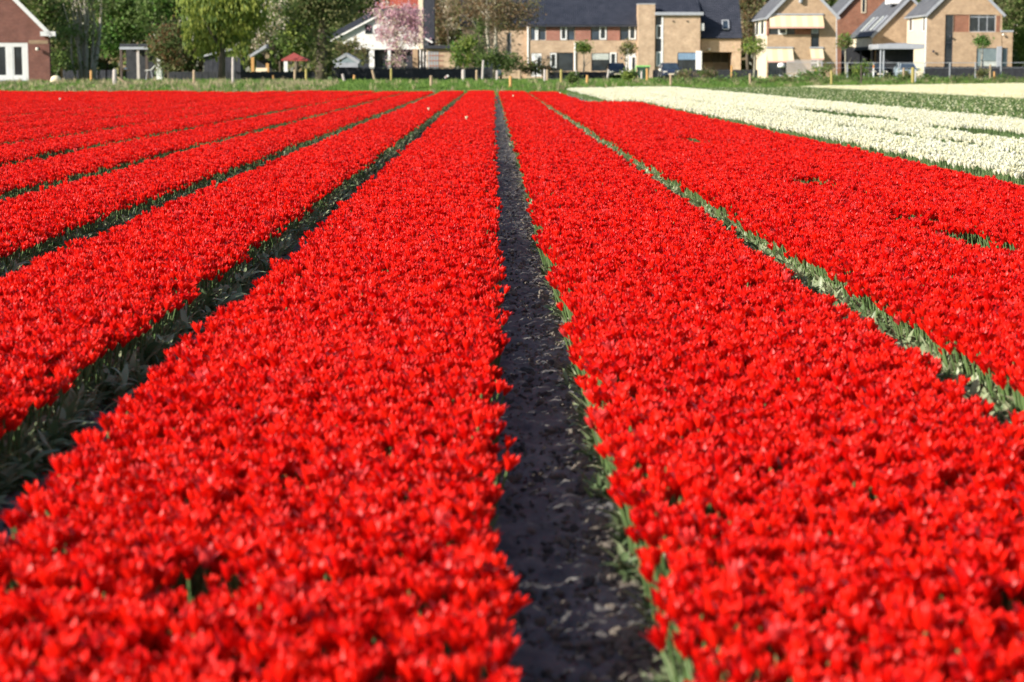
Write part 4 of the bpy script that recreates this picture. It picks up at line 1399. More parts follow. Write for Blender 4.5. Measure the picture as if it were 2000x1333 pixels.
# ---- the white house and its neighbours
def white_house():
    Y = 190.0
    t = thing('white_house', 'white rendered house with broad gable behind the pink blossom tree', 'house', (P(745, 100, Y).x, Y + 4, ZG))
    pts = [(650, 75), (742, 26), (835, 75), (835, 97), (690, 97)]
    poly = [(P(a, b, Y).x, P(a, b, Y).z) for a, b in pts]
    wx = rc(713, 49, 726, 66, Y)
    m = MB(); m.prism(poly[::-1], Y, Y + 8); m.build('wall', M['stucco'], t)
    window(t, *wx, Y - .13, 'dark_trim', 'glass', .06)
    e0, r0, e1 = [Vector((P(a, b, Y).x, Y, P(a, b, Y).z)) for a, b in ((640, 77), (742, 23), (845, 77))]
    for a, b in ((e0, r0), (e1, r0)):
        roof_plane('roof', 'roof_dark', *((a + Vector((0, 8, 0)), a + Vector((0, -.3, 0)), b + Vector((0, -.3, 0)), b + Vector((0, 8, 0))) if a is e0 else
                   (a + Vector((0, -.3, 0)), a + Vector((0, 8, 0)), b + Vector((0, 8, 0)), b + Vector((0, -.3, 0)))), t)
        q = MB(); q.bar(a + Vector((0, -.34, -.30)), b + Vector((0, -.34, -.30)), .05, .16); q.build('bargeboard', M['stucco'], t)
        q = MB(); q.bar(a + Vector((0, -.33, .08)), b + Vector((0, -.33, .08)), .06, .50); q.build('verge_tile', M['roof_dark'], t)
    x0, x1, z0, z1 = rc(692, 98, 833, 150, Y + .7)
    m = MB(); m.box(x0, x1, Y + .7, Y + .9, ZG - .3, z1 + .05); m.build('lower_wall', M['dark_trim'], t)
    for a, b in ((731, 757), (765, 788)):
        window(t, *rc(a, 101, b, 135, Y + .6), Y + .5, 'dark_trim', 'glass', .06)
    for a, b in ((721, 731), (757, 763)):
        x0, x1, z0, z1 = rc(a, 98, b, 150, Y)
        m = MB(); m.box(x0, x1, Y + .05, Y + .4, ZG - .2, z1 - .01); m.build('pillar', M['white'], t)
    x0, x1, z0, z1 = rc(806, 96, 816, 150, Y)
    m = MB(); m.box(x0, x1, Y - .05, Y + .6, ZG - .2, z1); m.build('pillar', M['brick_buff'], t)
    for px in (821, 827, 833):
        pipe(t, px, 92, 137, Y - .12, .06, 'white')
    x0, x1, z0, z1 = rc(818, -30, 827, 96, Y + 1)
    m = MB(); m.box(x0, x1, Y - .5, Y + .4, z0, z1); m.box(x0 - .06, x1 + .06, Y - .56, Y + .46, z1 + .003, z1 + .15); m.build('chimney', M['cream'], t)
    # dark stair wall right of the chimney
    x0, x1, z0, z1 = rc(828, -20, 848, 60, Y + 3)
    m = MB(); m.box(x0, x1, Y + 3, Y + 6, ZG, z1); m.build('rear_wing', M['dark_trim'], t)
white_house()

def annex():
    Y = 186.0
    x0, x1, z0, z1 = rc(834, 96, 888, 150, Y)
    t = thing('brick_annex', 'low flat roofed pink brick annex with dark roof edge beside the white house', 'annex', ((x0 + x1) / 2, Y + 2, ZG))
    m = MB(); m.box(x0, x1, Y, Y + 4, ZG - .3, z1); m.build('wall', M['brick_yellow'], t)
    a, b, c, d = rc(829, 89, 897, 95.5, Y)
    m = MB(); m.box(a, b, Y - .4, Y + 4.3, c + .004, d); m.build('roof', M['dark_trim'], t)
    m = MB()
    for i in range(4):
        xx = x0 + .1 + i * .25
        m.box(xx, xx + .16, Y - .04, Y - .003, ZG, z1 - .2)
    m.build('louvre_door', M['grey_trim'], t)
    for i, pz in enumerate((108, 118, 128)):
        p0, p1, q0, q1 = rc(838, pz, 866, pz + 2, Y)
        m = MB(); m.box(p0, p1, Y - .05, Y - .003, q0, q1); m.build('string_course', M['brick_red'], t)
annex()

def orange_house():
    Y = 232.0
    x0, x1, z0, z1 = rc(728, -40, 824, 17, Y)
    t = thing('orange_roofed_house', 'house with orange tiled roof rising behind the white house', 'house', ((x0 + x1) / 2, Y + 3, ZG))
    roof_plane('roof', 'roof_orange', (x0, Y, z0), (x1, Y, z0), (x1, Y + 3, z1), (x0, Y + 3, z1), t)
    m = MB(); m.box(x0 + .2, x1 - .2, Y + .3, Y + 6, ZG - .3, z0 - .03); m.build('wall', M['brick_dark'], t)
    for a, b in ((770, 781), (803, 813)):
        window(t, *rc(a, 17.5, b, 30, Y + .3), Y + .16, 'dark_trim', 'glass', .05)
    g = MB(); g.box(x0, x1, Y - .14, Y - .02, z0 - .16, z0 - .01); g.build('gutter', M['dark_trim'], t)
orange_house()

# ---- garden buildings on the left
def garden_things():
    Y = 172.0
    x0, x1, z0, z1 = rc(234, 86, 289, 97, Y)
    g0 = gz(x0, Y)
    t = thing('garden_shelter', 'flat roofed garden shelter with pale fascia under the green trees', 'shelter', ((x0 + x1) / 2, Y + 1.5, g0))
    m = MB(); m.box(x0, x1, Y, Y + 3, P(250, 91, Y).z, z1); m.build('roof', M['dark_trim'], t)
    m = MB(); m.box(x0 - .02, x1, Y - .06, Y - .003, z0, P(250, 92, Y).z); m.build('fascia', M['grey_trim'], t)
    for px in (269, 236, 286):
        p = P(px, 120, Y)
        m = MB(); m.box(p.x - .11, p.x + .11, Y + .1, Y + .3, g0 - .2, z0 + .05); m.build('post', M['wood_grey' if px == 269 else 'wood_dark'], t)
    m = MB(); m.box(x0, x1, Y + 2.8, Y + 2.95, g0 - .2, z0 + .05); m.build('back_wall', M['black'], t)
    x0, x1, z0, z1 = rc(305, 116, 316, 138, 170)
    t = thing('white_cabinet', 'small white garden cabinet standing right of the flat roofed shelter', 'cabinet', ((x0 + x1) / 2, 170.3, g0))
    m = MB(); m.box(x0, x1, 170, 170.5, g0 - .1, z1); m.build('cabinet_body', M['white'], t)
    m = MB(); m.box(x0 - .05, x1 + .05, 169.93, 170.55, z1 + .003, z1 + .07); m.build('cabinet_top', M['grey_trim'], t)
    m = MB(); m.box(x0 + .04, x1 - .04, 169.97, 169.997, g0 + .3, z1 - .08); m.build('cabinet_door', M['blind_pale'], t)
    # reclining garden chair
    p = P(292, 138, 169)
    t = thing('garden_chair', 'white slatted reclining garden chair in front of the shelter', 'chair', (p.x, 169, g0))
    m = MB(); m.bar((p.x - .35, 169, p.z), (p.x + .15, 169, p.z + .05), .5, .05, Vector((0, 0, 1))); m.build('seat', M['white'], t)
    m = MB(); m.bar((p.x + .15, 169, p.z + .05), (p.x + .5, 169, p.z + .42), .5, .05, Vector((0, 0, 1))); m.build('backrest', M['white'], t)
    for dx in (-.3, .3):
        m = MB(); m.bar((p.x + dx, 168.8, g0 - .1), (p.x + dx * .5, 168.8, p.z), .05, .05); m.build('leg', M['grey_trim'], t)
    # bird table
    p = P(245, 138, 150)
    t = thing('bird_table', 'yellowish wooden bird table on a post behind the verge fence', 'bird table', (p.x, 150, gz(p.x, 150)))
    m = MB(); m.box(p.x - .28, p.x + .28, 149.8, 150.2, p.z - .02, p.z + .05); m.build('table_top', M['wood_orange'], t)
    m = MB(); m.tube([(p.x + .04, 150, gz(p.x, 150) - .1), (p.x + .04, 150, p.z - .02)], [.05, .05], 6); m.build('post', M['wood_dark'], t)
    m = MB(); m.lathe((p.x, 150, p.z + .05), [(.10, 0), (.14, .06), (.06, .16)], 8); m.build('seed_dish', M['white'], t)
    # dark shed under the willow
    Y = 168.0
    x0, x1, z0, z1 = rc(398, 112, 470, 150, Y)
    g0 = gz(x0, Y)
    t = thing('garden_shed', 'dark grey boarded shed with sloping roof beneath the yellow green willow', 'shed', ((x0 + x1) / 2, Y + 1.5, g0))
    nb = 16
    for i in range(nb):
        a = x0 + (x1 - x0) * i / nb
        m = MB(); m.box(a, a + (x1 - x0) / nb - .012, Y - .02 * (i % 2), Y + .03, g0 - .2, z1); m.build('plank', M['dark_trim'], t)
    m = MB(); m.box(x0, x1, Y + .04, Y + 3, g0 - .2, z1 - .01); m.build('shed_body', M['black'], t)
    m = MB(); m.prism([(x0 - .3, z1 - .05), (x1 + .3, z1 + .75), (x1 + .3, z1 + .9), (x0 - .3, z1 + .1)], Y - .3, Y + 3.2); m.build('roof', M['grey_trim'], t)
    # open lean-to with two tan posts
    Y = 165.0
    x0, x1, z0, z1 = rc(490, 112, 532, 150, Y)
    g0 = gz(x0, Y)
    t = thing('lean_to', 'open lean-to with tan posts and slanting grey roof below the white blossom', 'shelter', ((x0 + x1) / 2, Y + 1, g0))
    for px, top in ((493, 112), (522, 124)):
        p = P(px, top, Y)
        m = MB(); m.box(p.x - .12, p.x + .12, Y, Y + .2, g0 - .2, p.z); m.build('post', M['wood_orange'], t)
    a, b = P(490, 113, Y), P(519, 94, Y)
    m = MB(); m.prism([(a.x - .1, a.z), (b.x, b.z), (b.x, b.z + .3), (a.x - .1, a.z + .22)], Y + .21, Y + 2); m.build('roof', M['grey_trim'], t)
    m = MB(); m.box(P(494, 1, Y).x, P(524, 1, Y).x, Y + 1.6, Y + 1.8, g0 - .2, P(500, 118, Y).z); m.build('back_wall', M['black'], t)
    # white bench and flower tub
    Yb = 163
    p = P(510, 141, Yb)
    t = thing('garden_bench', 'pale garden bench in front of the open lean-to', 'bench', (p.x, Yb, gz(p.x, Yb)))
    m = MB(); m.box(p.x - .45, p.x + .45, Yb - .2, Yb + .25, p.z + .0, p.z + .07); m.build('seat', M['cream'], t)
    for dx in (-.38, .3):
        m = MB(); m.box(p.x + dx, p.x + dx + .1, Yb - .15, Yb + .2, gz(p.x, Yb) - .1, p.z - .003); m.build('leg', M['cream'], t)
    m = MB(); m.box(p.x - .45, p.x + .45, Yb + .26, Yb + .31, p.z + .05, p.z + .32); m.build('backrest', M['cream'], t)
    p = P(535, 140, Yb)
    g_ = gz(p.x, Yb)
    t = thing('flower_tub', 'pale flower tub with white blooms left of the red roofed gazebo', 'planter', (p.x, Yb, g_))
    m = MB(); m.lathe((p.x, Yb, g_), [(.16, 0), (.22, .4), (.24, max(.5, p.z - g_ - .1))], 10); m.build('tub', M['cream'], t)
    leaf_mesh('flowers', t, [(p + Vector((0, 0, .05)), (.25, .2, .18))], 90, .07, ['fol_white', 'fol_mid'])
    # red gazebo
    Y = 165.0
    a, b = P(549, 117, Y), P(601, 117, Y)
    top = P(571, 103, Y)
    g0 = gz(a.x, Y)
    t = thing('gazebo', 'garden gazebo with red hipped cloth roof and one white front post', 'gazebo', ((a.x + b.x) / 2, Y + 1.2, g0))
    m = MB()
    yc = Y + 1.2
    m.add([(a.x, Y, a.z), (b.x, Y, a.z), (b.x, Y + 2.4, a.z), (a.x, Y + 2.4, a.z), (top.x, yc, top.z)], [(0, 1, 4), (1, 2, 4), (2, 3, 4), (3, 0, 4), (3, 2, 1, 0)])
    m.build('roof', M['red_cloth'], t)
    m = MB(); m.box(a.x, b.x, Y - .02, Y + 2.42, a.z - .1, a.z - .004); m.build('valance', M['red_cloth'], t)
    p = P(558, 130, Y)
    m = MB(); m.box(p.x - .15, p.x + .15, Y + .02, Y + .3, g0 - .1, a.z - .105); m.build('post', M['white'], t)
    for px, yy in ((546, .1), (598, .1), (550, 2.2), (598, 2.2)):
        p = P(px, 130, Y + yy)
        m = MB(); m.box(p.x - .05, p.x + .05, Y + yy, Y + yy + .1, g0 - .1, a.z - .105); m.build('post', M['bark'], t)
    # grey gable-ended hut
    Y = 168.0
    pts = [(653, 133), (653, 121), (676, 108), (699, 121), (699, 133)]
    poly = [(P(u, v, Y).x, P(u, v, Y).z) for u, v in pts]
    g0 = gz(poly[0][0], Y)
    t = thing('garden_hut', 'pale grey gabled garden hut in front of the white house', 'hut', (poly[2][0], Y + 1.5, g0))
    m = MB(); m.prism(poly[::-1], Y, Y + 3); m.build('wall', M['blind_teal'], t)
    for i, j in ((1, 2), (3, 2)):
        a = Vector((poly[i][0], Y - .05, poly[i][1])); b = Vector((poly[j][0], Y - .05, poly[j][1] + .02))
        a += (a - b) * .12
        m = MB(); m.bar(a, b, .08, .22); m.build('bargeboard', M['metal'], t)
        m = MB(); m.bar(a + Vector((0, 1.6, .12)), b + Vector((0, 1.6, .12)), 3.3, .06, Vector((0, 0, 1))); m.build('roof', M['metal'], t)
    m = MB(); m.box(poly[0][0], poly[4][0], Y - .08, Y - .003, poly[0][1], poly[0][1] + .42); m.build('band', M['grey_trim'], t)
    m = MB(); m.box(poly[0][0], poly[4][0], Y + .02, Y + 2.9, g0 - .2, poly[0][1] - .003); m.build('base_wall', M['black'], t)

def leaf_mesh(name, parent, ells, n, size, mats, clumps=None, stretch=1.0, droop=0.0, weights=None, seed=None):
    """a crown of many leaf-sized faces gathered in clumps inside ellipsoids [(centre, (rx, ry, rz))]"""
    g_ = np.random.default_rng(seed if seed is not None else rnd.randrange(10 ** 6))
    vol = np.array([e[1][0] * e[1][1] * e[1][2] for e in ells])
    clumps = clumps or max(6, n // 28)
    ei = g_.choice(len(ells), clumps, p=vol / vol.sum())
    C = np.array([list(e[0]) for e in ells])[ei]
    Rr = np.array([e[1] for e in ells])[ei]
    d = g_.normal(size=(clumps, 3)); d /= np.linalg.norm(d, axis=1)[:, None]
    cc = C + d * Rr * (g_.random(clumps) ** .45)[:, None]
    cs = (Rr.mean(1) * .20 + size * .6) * g_.uniform(.6, 1.5, clumps)
    li = g_.integers(0, clumps, n)
    p = cc[li] + g_.normal(size=(n, 3)) * cs[li][:, None] * np.array([1, 1, .75])
    if droop:
        p[:, 2] -= droop * g_.random(n) ** 1.5
    nrm = g_.normal(size=(n, 3)) + np.array([0, 0, .6]); nrm /= np.linalg.norm(nrm, axis=1)[:, None]
    t1 = np.cross(nrm, g_.normal(size=(n, 3))); t1 /= np.linalg.norm(t1, axis=1)[:, None]
    if stretch > 1.5:
        t1 = t1 * .25 + np.array([0, 0, -1]); t1 /= np.linalg.norm(t1, axis=1)[:, None]
    t2 = np.cross(nrm, t1)
    s = size * g_.uniform(.55, 1.35, n)[:, None] * .5
    v = np.stack([p - t1 * s * stretch, p + t2 * s, p + t1 * s * stretch, p - t2 * s], 1).reshape(-1, 3)
    f = np.arange(4 * n).reshape(n, 4)
    mi = (g_.random(clumps) * len(mats)).astype(int)[li]
    k = g_.random(n) < .2
    mi[k] = g_.integers(0, len(mats), k.sum())
    me = np_mesh(name, v, f, [M[m] for m in mats], mi)
    if parent is None:
        return link(name, me)
    return link(name, me, parent)
garden_things()

# ------------------------------------------------------------------ trees
def limbs(mb, base, top, r0, g_, levels=2, spread=.5, n=6):
    """tapered trunk with limbs"""
    base, top = Vector(base), Vector(top)
    L = (top - base).length
    pts = [base.lerp(top, t) + Vector((g_.uniform(-.02, .02) * L, g_.uniform(-.02, .02) * L, 0)) * (1 if 0 < t < 1 else 0) for t in (0, .25, .5, .75, 1)]
    mb.tube(pts, [r0, r0 * .82, r0 * .62, r0 * .42, r0 * .15], n)
    if levels > 0:
        for k in range(5 if levels > 1 else 4):
            t = g_.uniform(.3, .95)
            o = base.lerp(top, t)
            a = g_.uniform(0, 6.28)
            d = Vector((math.cos(a) * spread, math.sin(a) * spread, g_.uniform(.5, 1.0))).normalized()
            limbs(mb, o, o + d * L * g_.uniform(.3, .5), r0 * (1 - t * .7) * .5, g_, levels - 1, spread, max(3, n - 2))

def tree(label, px, Y, tops, ells, n, size, mats, bark='bark', r=.22, droop=0, stretch=1, levels=2, name='tree', group=None, stems=None, clumps=None, spread=.5, cat='tree'):
    x = P(px, 140, Y).x
    g0 = gz(x, Y)
    t = thing(name, label, cat, (x, Y, g0), group)
    g_ = random.Random(int(px * 13 + Y))
    mb = MB()
    for (bx, tx, ty, rr) in (stems or [(px, px, tops, r)]):
        b = P(bx, 140, Y); tp = P(tx, ty, Y)
        limbs(mb, (b.x, Y, g0 - .2), (tp.x, Y + g_.uniform(-.5, .5), tp.z), rr, g_, levels, spread)
    mb.build('trunk', M[bark], t, True)
    s = Y / F
    es = [(P(cx, cy, Y + g_.uniform(-.3, .3) * rx * s), (rx * s, max(rx, rz) * s * .8, rz * s)) for cx, cy, rx, rz in ells]
    if n:
        leaf_mesh('crown', t, es, n, size, mats, clumps, stretch, droop, seed=int(px * 7 + Y))
    return t

# far wood that closes the view
def woodland():
    ells, mats = [], ['fol_olive', 'fol_mid', 'fol_olive', 'fol_dark', 'fol_bud']
    g_ = random.Random(5)
    for i in range(90):
        px = -120 + i * 26 + g_.uniform(-10, 10)
        Y = 262 + g_.uniform(-6, 10)
        h_ = g_.uniform(60, 110)
        ells.append((P(px, 60 - h_ * .5, Y), (2.4, 2.2, 5 + h_ * .05)))
        ells.append((P(px + 9, 120, Y), (2.2, 2, 2.8)))
    o = leaf_mesh('woodland', None, ells, 46000, .85, mats, 2600)
    tag(o, 'dense dark woodland closing the view behind the houses', None, None, 'stuff')
    mb = MB()
    for i in range(110):
        px = -120 + i * 20.5
        Y = 268
        a = P(px, 150, Y)
        mb.tube([(a.x, Y, 0.5), (a.x + g_.uniform(-.4, .4), Y, 14)], [.28, .1], 5)
    tag(mb.build('woodland_trunks', M['bark']), 'far trunks standing inside the dark woodland', None, None, 'stuff')
woodland()

tree('dark leafy tree directly behind the brick house roof', 88, 178, 20, [(75, 0, 50, 55), (110, 60, 30, 50), (70, 40, 35, 40), (120, 110, 24, 30)], 5200, .34, ['fol_dark', 'fol_mid', 'fol_olive'])
tree('tall slender tree with many pale ascending stems right of the brick house', 165, 152, 0,
     [(135, -20, 40, 50), (185, -15, 45, 50), (160, 60, 55, 45), (150, 120, 45, 22)], 2300, .19, ['fol_olive', 'fol_dark', 'fol_mid'], 'bark_pale', .16, levels=1, spread=.22,
     stems=[(158, 132, -60, .17), (161, 143, -80, .14), (163, 152, -60, .17), (166, 170, -70, .2), (178, 184, 20, .17), (178, 206, -60, .19), (150, 120, -40, .09), (172, 162, -90, .11)])
tree('mid green leafy tree rising above the flat roofed shelter', 255, 190, 30, [(245, 20, 45, 45), (270, 60, 30, 30), (215, 70, 30, 40), (225, 10, 30, 40)], 5600, .30, ['fol_mid', 'fol_dark', 'fol_fresh', 'fol_mid'])
tree('bluish green tree between the shelter and the willow', 325, 186, 20, [(320, 10, 42, 45), (345, -20, 40, 40), (290, 40, 24, 30)], 4600, .30, ['fol_dark', 'fol_fresh', 'fol_mid', 'fol_dark'])
tree('low copper leaved tree left of the willow', 330, 168, 70, [(328, 78, 32, 26), (345, 60, 24, 20), (318, 100, 30, 18), (335, 125, 28, 16)], 3000, .20, ['fol_copper', 'fol_dark', 'fol_olive'], r=.14)
tree('large yellow green weeping willow', 432, 158, -10, [(430, 5, 66, 40), (398, 50, 38, 34), (462, 48, 44, 36), (430, 60, 40, 34), (385, 88, 20, 22), (470, 92, 24, 24), (425, 92, 24, 22), (500, 20, 26, 40)], 9000, .20,
     ['fol_willow', 'fol_willow', 'fol_lime', 'fol_mid'], r=.3, droop=.6, stretch=1.9, clumps=210, name='willow_tree')
tree('small tree in white blossom right of the willow', 518, 172, 50, [(512, 68, 20, 30), (530, 45, 20, 22), (503, 88, 12, 14), (548, 40, 14, 18), (540, 10, 20, 22)], 1800, .15, ['fol_white', 'fol_white', 'fol_bud', 'fol_mid'], r=.1, name='blossom_tree', clumps=90)
tree('dense green tree above the red roofed gazebo', 578, 182, 20, [(575, 60, 42, 50), (560, 20, 36, 34), (590, 90, 40, 24), (600, 20, 34, 40)], 5600, .28, ['fol_dark', 'fol_mid', 'fol_dark', 'fol_mid', 'fol_lime'])
tree('tall ivy darkened tree with thick trunk between gazebo and white house', 627, 160, -90, [(627, 80, 20, 60), (625, 0, 55, 50), (660, -10, 50, 45), (640, 120, 20, 28), (600, 20, 26, 40)], 6000, .24, ['fol_dark', 'fol_dark', 'fol_olive', 'fol_olive'], r=.5, levels=2)
tree('olive green tree rising behind the white house roof', 692, 206, 0, [(690, 0, 44, 42), (715, -10, 36, 40), (670, 40, 26, 28)], 4000, .30, ['fol_olive', 'fol_mid', 'fol_olive'])
tree('olive bush between the grey hut and the white house wall', 668, 180, 95, [(672, 95, 26, 18), (690, 84, 14, 12), (655, 112, 20, 16), (706, 108, 14, 22)], 1500, .17, ['fol_olive', 'fol_mid', 'fol_olive', 'fol_bud'], r=.07, name='bush', cat='bush')
tree('pink blossom tree in full flower before the white house', 776, 178, 40, [(780, 50, 42, 38), (752, 30, 30, 22), (805, 32, 28, 26), (812, 68, 20, 26), (760, 72, 24, 24), (790, 92, 22, 20), (740, 14, 20, 14), (722, 30, 16, 8), (775, 115, 18, 14), (745, 12, 16, 14)], 5200, .155,
     ['fol_pink', 'fol_pink', 'fol_white', 'fol_pink'], r=.16, name='blossom_tree', clumps=230, levels=2)
tree('small pink and white blossoming shrub at the foot of the blossom tree', 766, 174, 118, [(772, 122, 16, 12), (788, 128, 12, 9)], 420, .13, ['fol_pink', 'fol_white', 'fol_mid'], r=.04, name='shrub', cat='shrub')
tree('greyish twiggy tree right of the cream chimney', 852, 205, -10, [(852, 30, 24, 60), (868, 60, 18, 24), (850, 80, 20, 14)], 2600, .2, ['fol_bud', 'fol_olive', 'fol_copper'], levels=2, r=.14)
tree('pale blossoming treetop beside the bare tree', 874, 200, 30, [(874, 42, 10, 10), (872, 10, 9, 18), (880, 55, 10, 10)], 420, .16, ['fol_white', 'fol_bud'], r=.08, name='blossom_tree')
tree('bare budding tree with ivy covered trunk', 937, 184, -40, [(925, 30, 48, 26), (905, 10, 40, 30), (950, 5, 46, 30)], 4200, .15, ['fol_bud', 'fol_copper', 'fol_olive', 'fol_bud'], 'bark', .24, levels=3, spread=.9)
x_ = P(937, 90, 184).x
tr_ = bpy.data.objects['tree'] if False else None
tree('bare budding tree with twin pale trunks left of the terrace', 960, 182, -50, [(985, 30, 52, 26), (1020, 15, 40, 30), (1000, 48, 46, 12), (965, 10, 50, 34)], 5200, .15, ['fol_bud', 'fol_bud', 'fol_copper', 'fol_olive'], 'bark_pale', .2, levels=3, spread=.95,
     stems=[(957, 950, -40, .17), (963, 972, -60, .2)])
tree('column of dark ivy climbing beside the bare trees', 937, 180, 40, [(937, 70, 8, 24), (937, 105, 11, 26), (936, 50, 6, 16)], 1200, .15, ['fol_dark', 'fol_mid', 'fol_dark'], r=.08, name='ivy', cat='ivy')
tree('bright yellow green shrub right of the brick annex', 906, 174, 80, [(905, 92, 20, 20), (918, 84, 14, 14), (896, 112, 18, 14), (915, 118, 22, 14)], 2200, .17, ['fol_lime', 'fol_fresh', 'fol_lime', 'fol_mid'], r=.06, name='shrub', cat='shrub')
tree('dark evergreen shrub at the foot of the terrace', 968, 174, 110, [(962, 112, 24, 14), (985, 122, 30, 14), (940, 120, 16, 14), (1000, 116, 14, 10)], 2400, .17, ['fol_dark', 'fol_mid', 'fol_dark'], r=.06, name='shrub', cat='shrub')
tree('reddish hedge shrub in front of the leftmost white door', 1046, 178, 120, [(1030, 133, 22, 10), (1052, 131, 18, 11), (1068, 138, 14, 9)], 1500, .15, ['fol_hedge', 'fol_copper', 'fol_hedge', 'fol_mid'], r=.04, name='shrub', cat='shrub')
tree('grey brown tree seen through the gap beside the blue-black roof', 1462, 236, -20, [(1462, 20, 22, 40), (1470, 70, 14, 24), (1450, 80, 14, 20), (1458, -20, 26, 30)], 3000, .26, ['fol_bud', 'fol_olive', 'fol_copper'], levels=2)
tree('tall olive tree behind the right hand gabled house', 1985, 232, -20, [(1985, 10, 34, 46), (2015, 40, 34, 40), (1975, 60, 16, 30), (2040, 0, 40, 60)], 5000, .30, ['fol_olive', 'fol_mid', 'fol_olive', 'fol_dark'])
tree('yellow green conifer hedge at the right edge', 1992, 206, 70, [(1985, 92, 9, 34), (1998, 85, 12, 42), (2015, 90, 12, 40)], 2600, .18, ['fol_conifer', 'fol_lime', 'fol_conifer'], r=.08, name='conifer_hedge', cat='hedge', stretch=1.6)
tree('dark bushy conifer against the yellow green hedge', 1980, 203, 110, [(1981, 112, 7, 12), (1979, 124, 7, 10)], 500, .14, ['fol_dark', 'fol_dark'], r=.05, name='conifer', cat='conifer')

# lollipop street trees
for px, py, rx, rz, lab, mats in ((1140, 92, 15, 11, 'round clipped street tree in front of the middle of the terrace', ['fol_lime', 'fol_lime', 'fol_fresh']),
                            (1225, 93, 15, 13, 'round street tree above the white door by the chimney tower', ['fol_lime', 'fol_olive', 'fol_bud']),
                            (1472, 89, 24, 17, 'wide round street tree at the left corner of the awning house', ['fol_lime', 'fol_lime', 'fol_olive', 'fol_fresh']),
                            (1652, 80, 16, 12, 'round street tree in front of the rust red house', ['fol_lime', 'fol_fresh', 'fol_olive']),
                            (1918, 81, 14, 12, 'round street tree in front of the right hand gabled house', ['fol_fresh', 'fol_mid', 'fol_fresh'])):
    Y = 191.0
    tree(lab, px, Y, py, [(px, py, rx, rz), (px + rx * .4, py + rz * .4, rx * .6, rz * .6)], 900, .15, mats, 'bark_pale', .10, levels=1, spread=.6, name='street_tree', group='round street trees by the houses', clumps=40)

# undergrowth and shrubs along the right
def undergrowth():
    g_ = random.Random(9)
    ells = []
    for i in range(120):
        px = 1290 + i * 6.2
        Y = float(edge(P(px, 150, 150).x)) + g_.uniform(10, 30)
        p = P(px, 150, Y)
        z = gz(p.x, Y)
        h_ = g_.uniform(.2, .5) * (1.0 if px > 1450 else .8)
        ells.append((Vector((p.x, Y, z + h_ * .5)), (g_.uniform(.4, .8), .5, h_)))
    o = leaf_mesh('undergrowth', None, ells, 15000, .12, ['fol_mid', 'fol_fresh', 'fol_dark', 'fol_olive', 'fol_mid'], 900)
    tag(o, 'rank green undergrowth along the ditch behind the white tulips', None, None, 'stuff')
undergrowth()
for px, py, w_, h_, Yo, lab, mats in ((1228, 145, 14, 11, 20, 'small light green bush by the road before the chimney tower', ['fol_lime', 'fol_mid', 'fol_dry'] if False else ['fol_lime', 'fol_mid']),
                                (1118, 152, 10, 8, 14, 'small dark bush at a post left of the terrace road', ['fol_dark', 'fol_mid']),
                                (1383, 142, 18, 9, 26, 'grey green flowering bush below the blue-black roof', ['fol_bud', 'fol_mid', 'fol_olive']),
                                (1335, 148, 16, 8, 24, 'pale grey green bush in front of the blue window', ['fol_olive', 'fol_mid', 'fol_bud']),
                                (1612, 137, 20, 12, 26, 'light green bush beside the slatted fence', ['fol_fresh', 'fol_mid', 'fol_olive']),
                                (1685, 135, 20, 13, 26, 'broad light green bush in front of the dark carport', ['fol_fresh', 'fol_lime', 'fol_mid']),
                                (1580, 146, 18, 8, 24, 'low green bush under the small awning', ['fol_fresh', 'fol_mid']),
                                (1770, 146, 16, 7, 24, 'low green bush near the pale blue car', ['fol_mid', 'fol_olive']),
                                (1920, 142, 14, 8, 22, 'scrubby bush under the blinds of the right hand house', ['fol_mid', 'fol_bud', 'fol_olive'])):
    Y = float(edge(P(px, 150, 150).x)) + Yo
    tree(lab, px, Y, py, [(px, py, w_, h_), (px - w_ * .4, py + h_ * .4, w_ * .6, h_ * .7)], 620, .12, mats, r=.03, levels=1, name='bush', group='bushes along the road', cat='bush')

# ------------------------------------------------------------------ fences, cars and street things
def long_wall():
    Y = 166.0
    x0, x1, z0, z1 = rc(648, 134, 962, 160, Y)
    t = thing('board_fence', 'long low black board fence in front of the white house', 'fence', ((x0 + x1) / 2, Y, gz(x0, Y)))
    n = 62
    for i in range(n):
        a = x0 + (x1 - x0) * i / n
        m = MB(); m.box(a, a + (x1 - x0) / n - .02, Y - .015 * (i % 2), Y + .03, gz(a, Y) - .2, z1 - .02 + .02 * ((i * 7) % 3)); m.build('board', M['black'], t)
    m = MB(); m.box(x0, x1, Y - .05, Y + .05, z1 + .03, z1 + .09); m.build('cap_rail', M['dark_trim'], t)
    m = MB(); m.box(x0, x1, Y + .035, Y + .07, gz(x0, Y) - .2, z1 - .03); m.build('backing', M['black'], t)
long_wall()

def low_fence(label, px0, px1, py, Y, n, mat='black'):
    x0, x1, z0, z1 = rc(px0, py, px1, 150, Y)
    t = thing('board_fence', label, 'fence', ((x0 + x1) / 2, Y, gz(x0, Y)))
    for i in range(n):
        a = x0 + (x1 - x0) * i / n
        m = MB(); m.box(a, a + (x1 - x0) / n - .025, Y - .02 * (i % 2), Y + .03, gz(a, Y) - .2, z1 + .02 * ((i * 5) % 3)); m.build('board', M[mat], t)
    m = MB(); m.box(x0, x1, Y + .035, Y + .08, gz(x0, Y) - .1, z1 - .05); m.build('rail', M[mat], t)
low_fence('low black board fence in front of the right hand gabled house', 1806, 2010, 131, 190, 40)
low_fence('dark garden fence in front of the middle terraced houses', 1060, 1245, 141, 190, 36)
low_fence('dark garden fence below the blue-black roof', 1275, 1480, 137, 192, 40)
low_fence('dark wattle fence behind the posts near the brick house', 118, 226, 138, 158, 22, 'dark_trim')
low_fence('low dark fence behind the willow garden', 330, 640, 141, 161, 48)

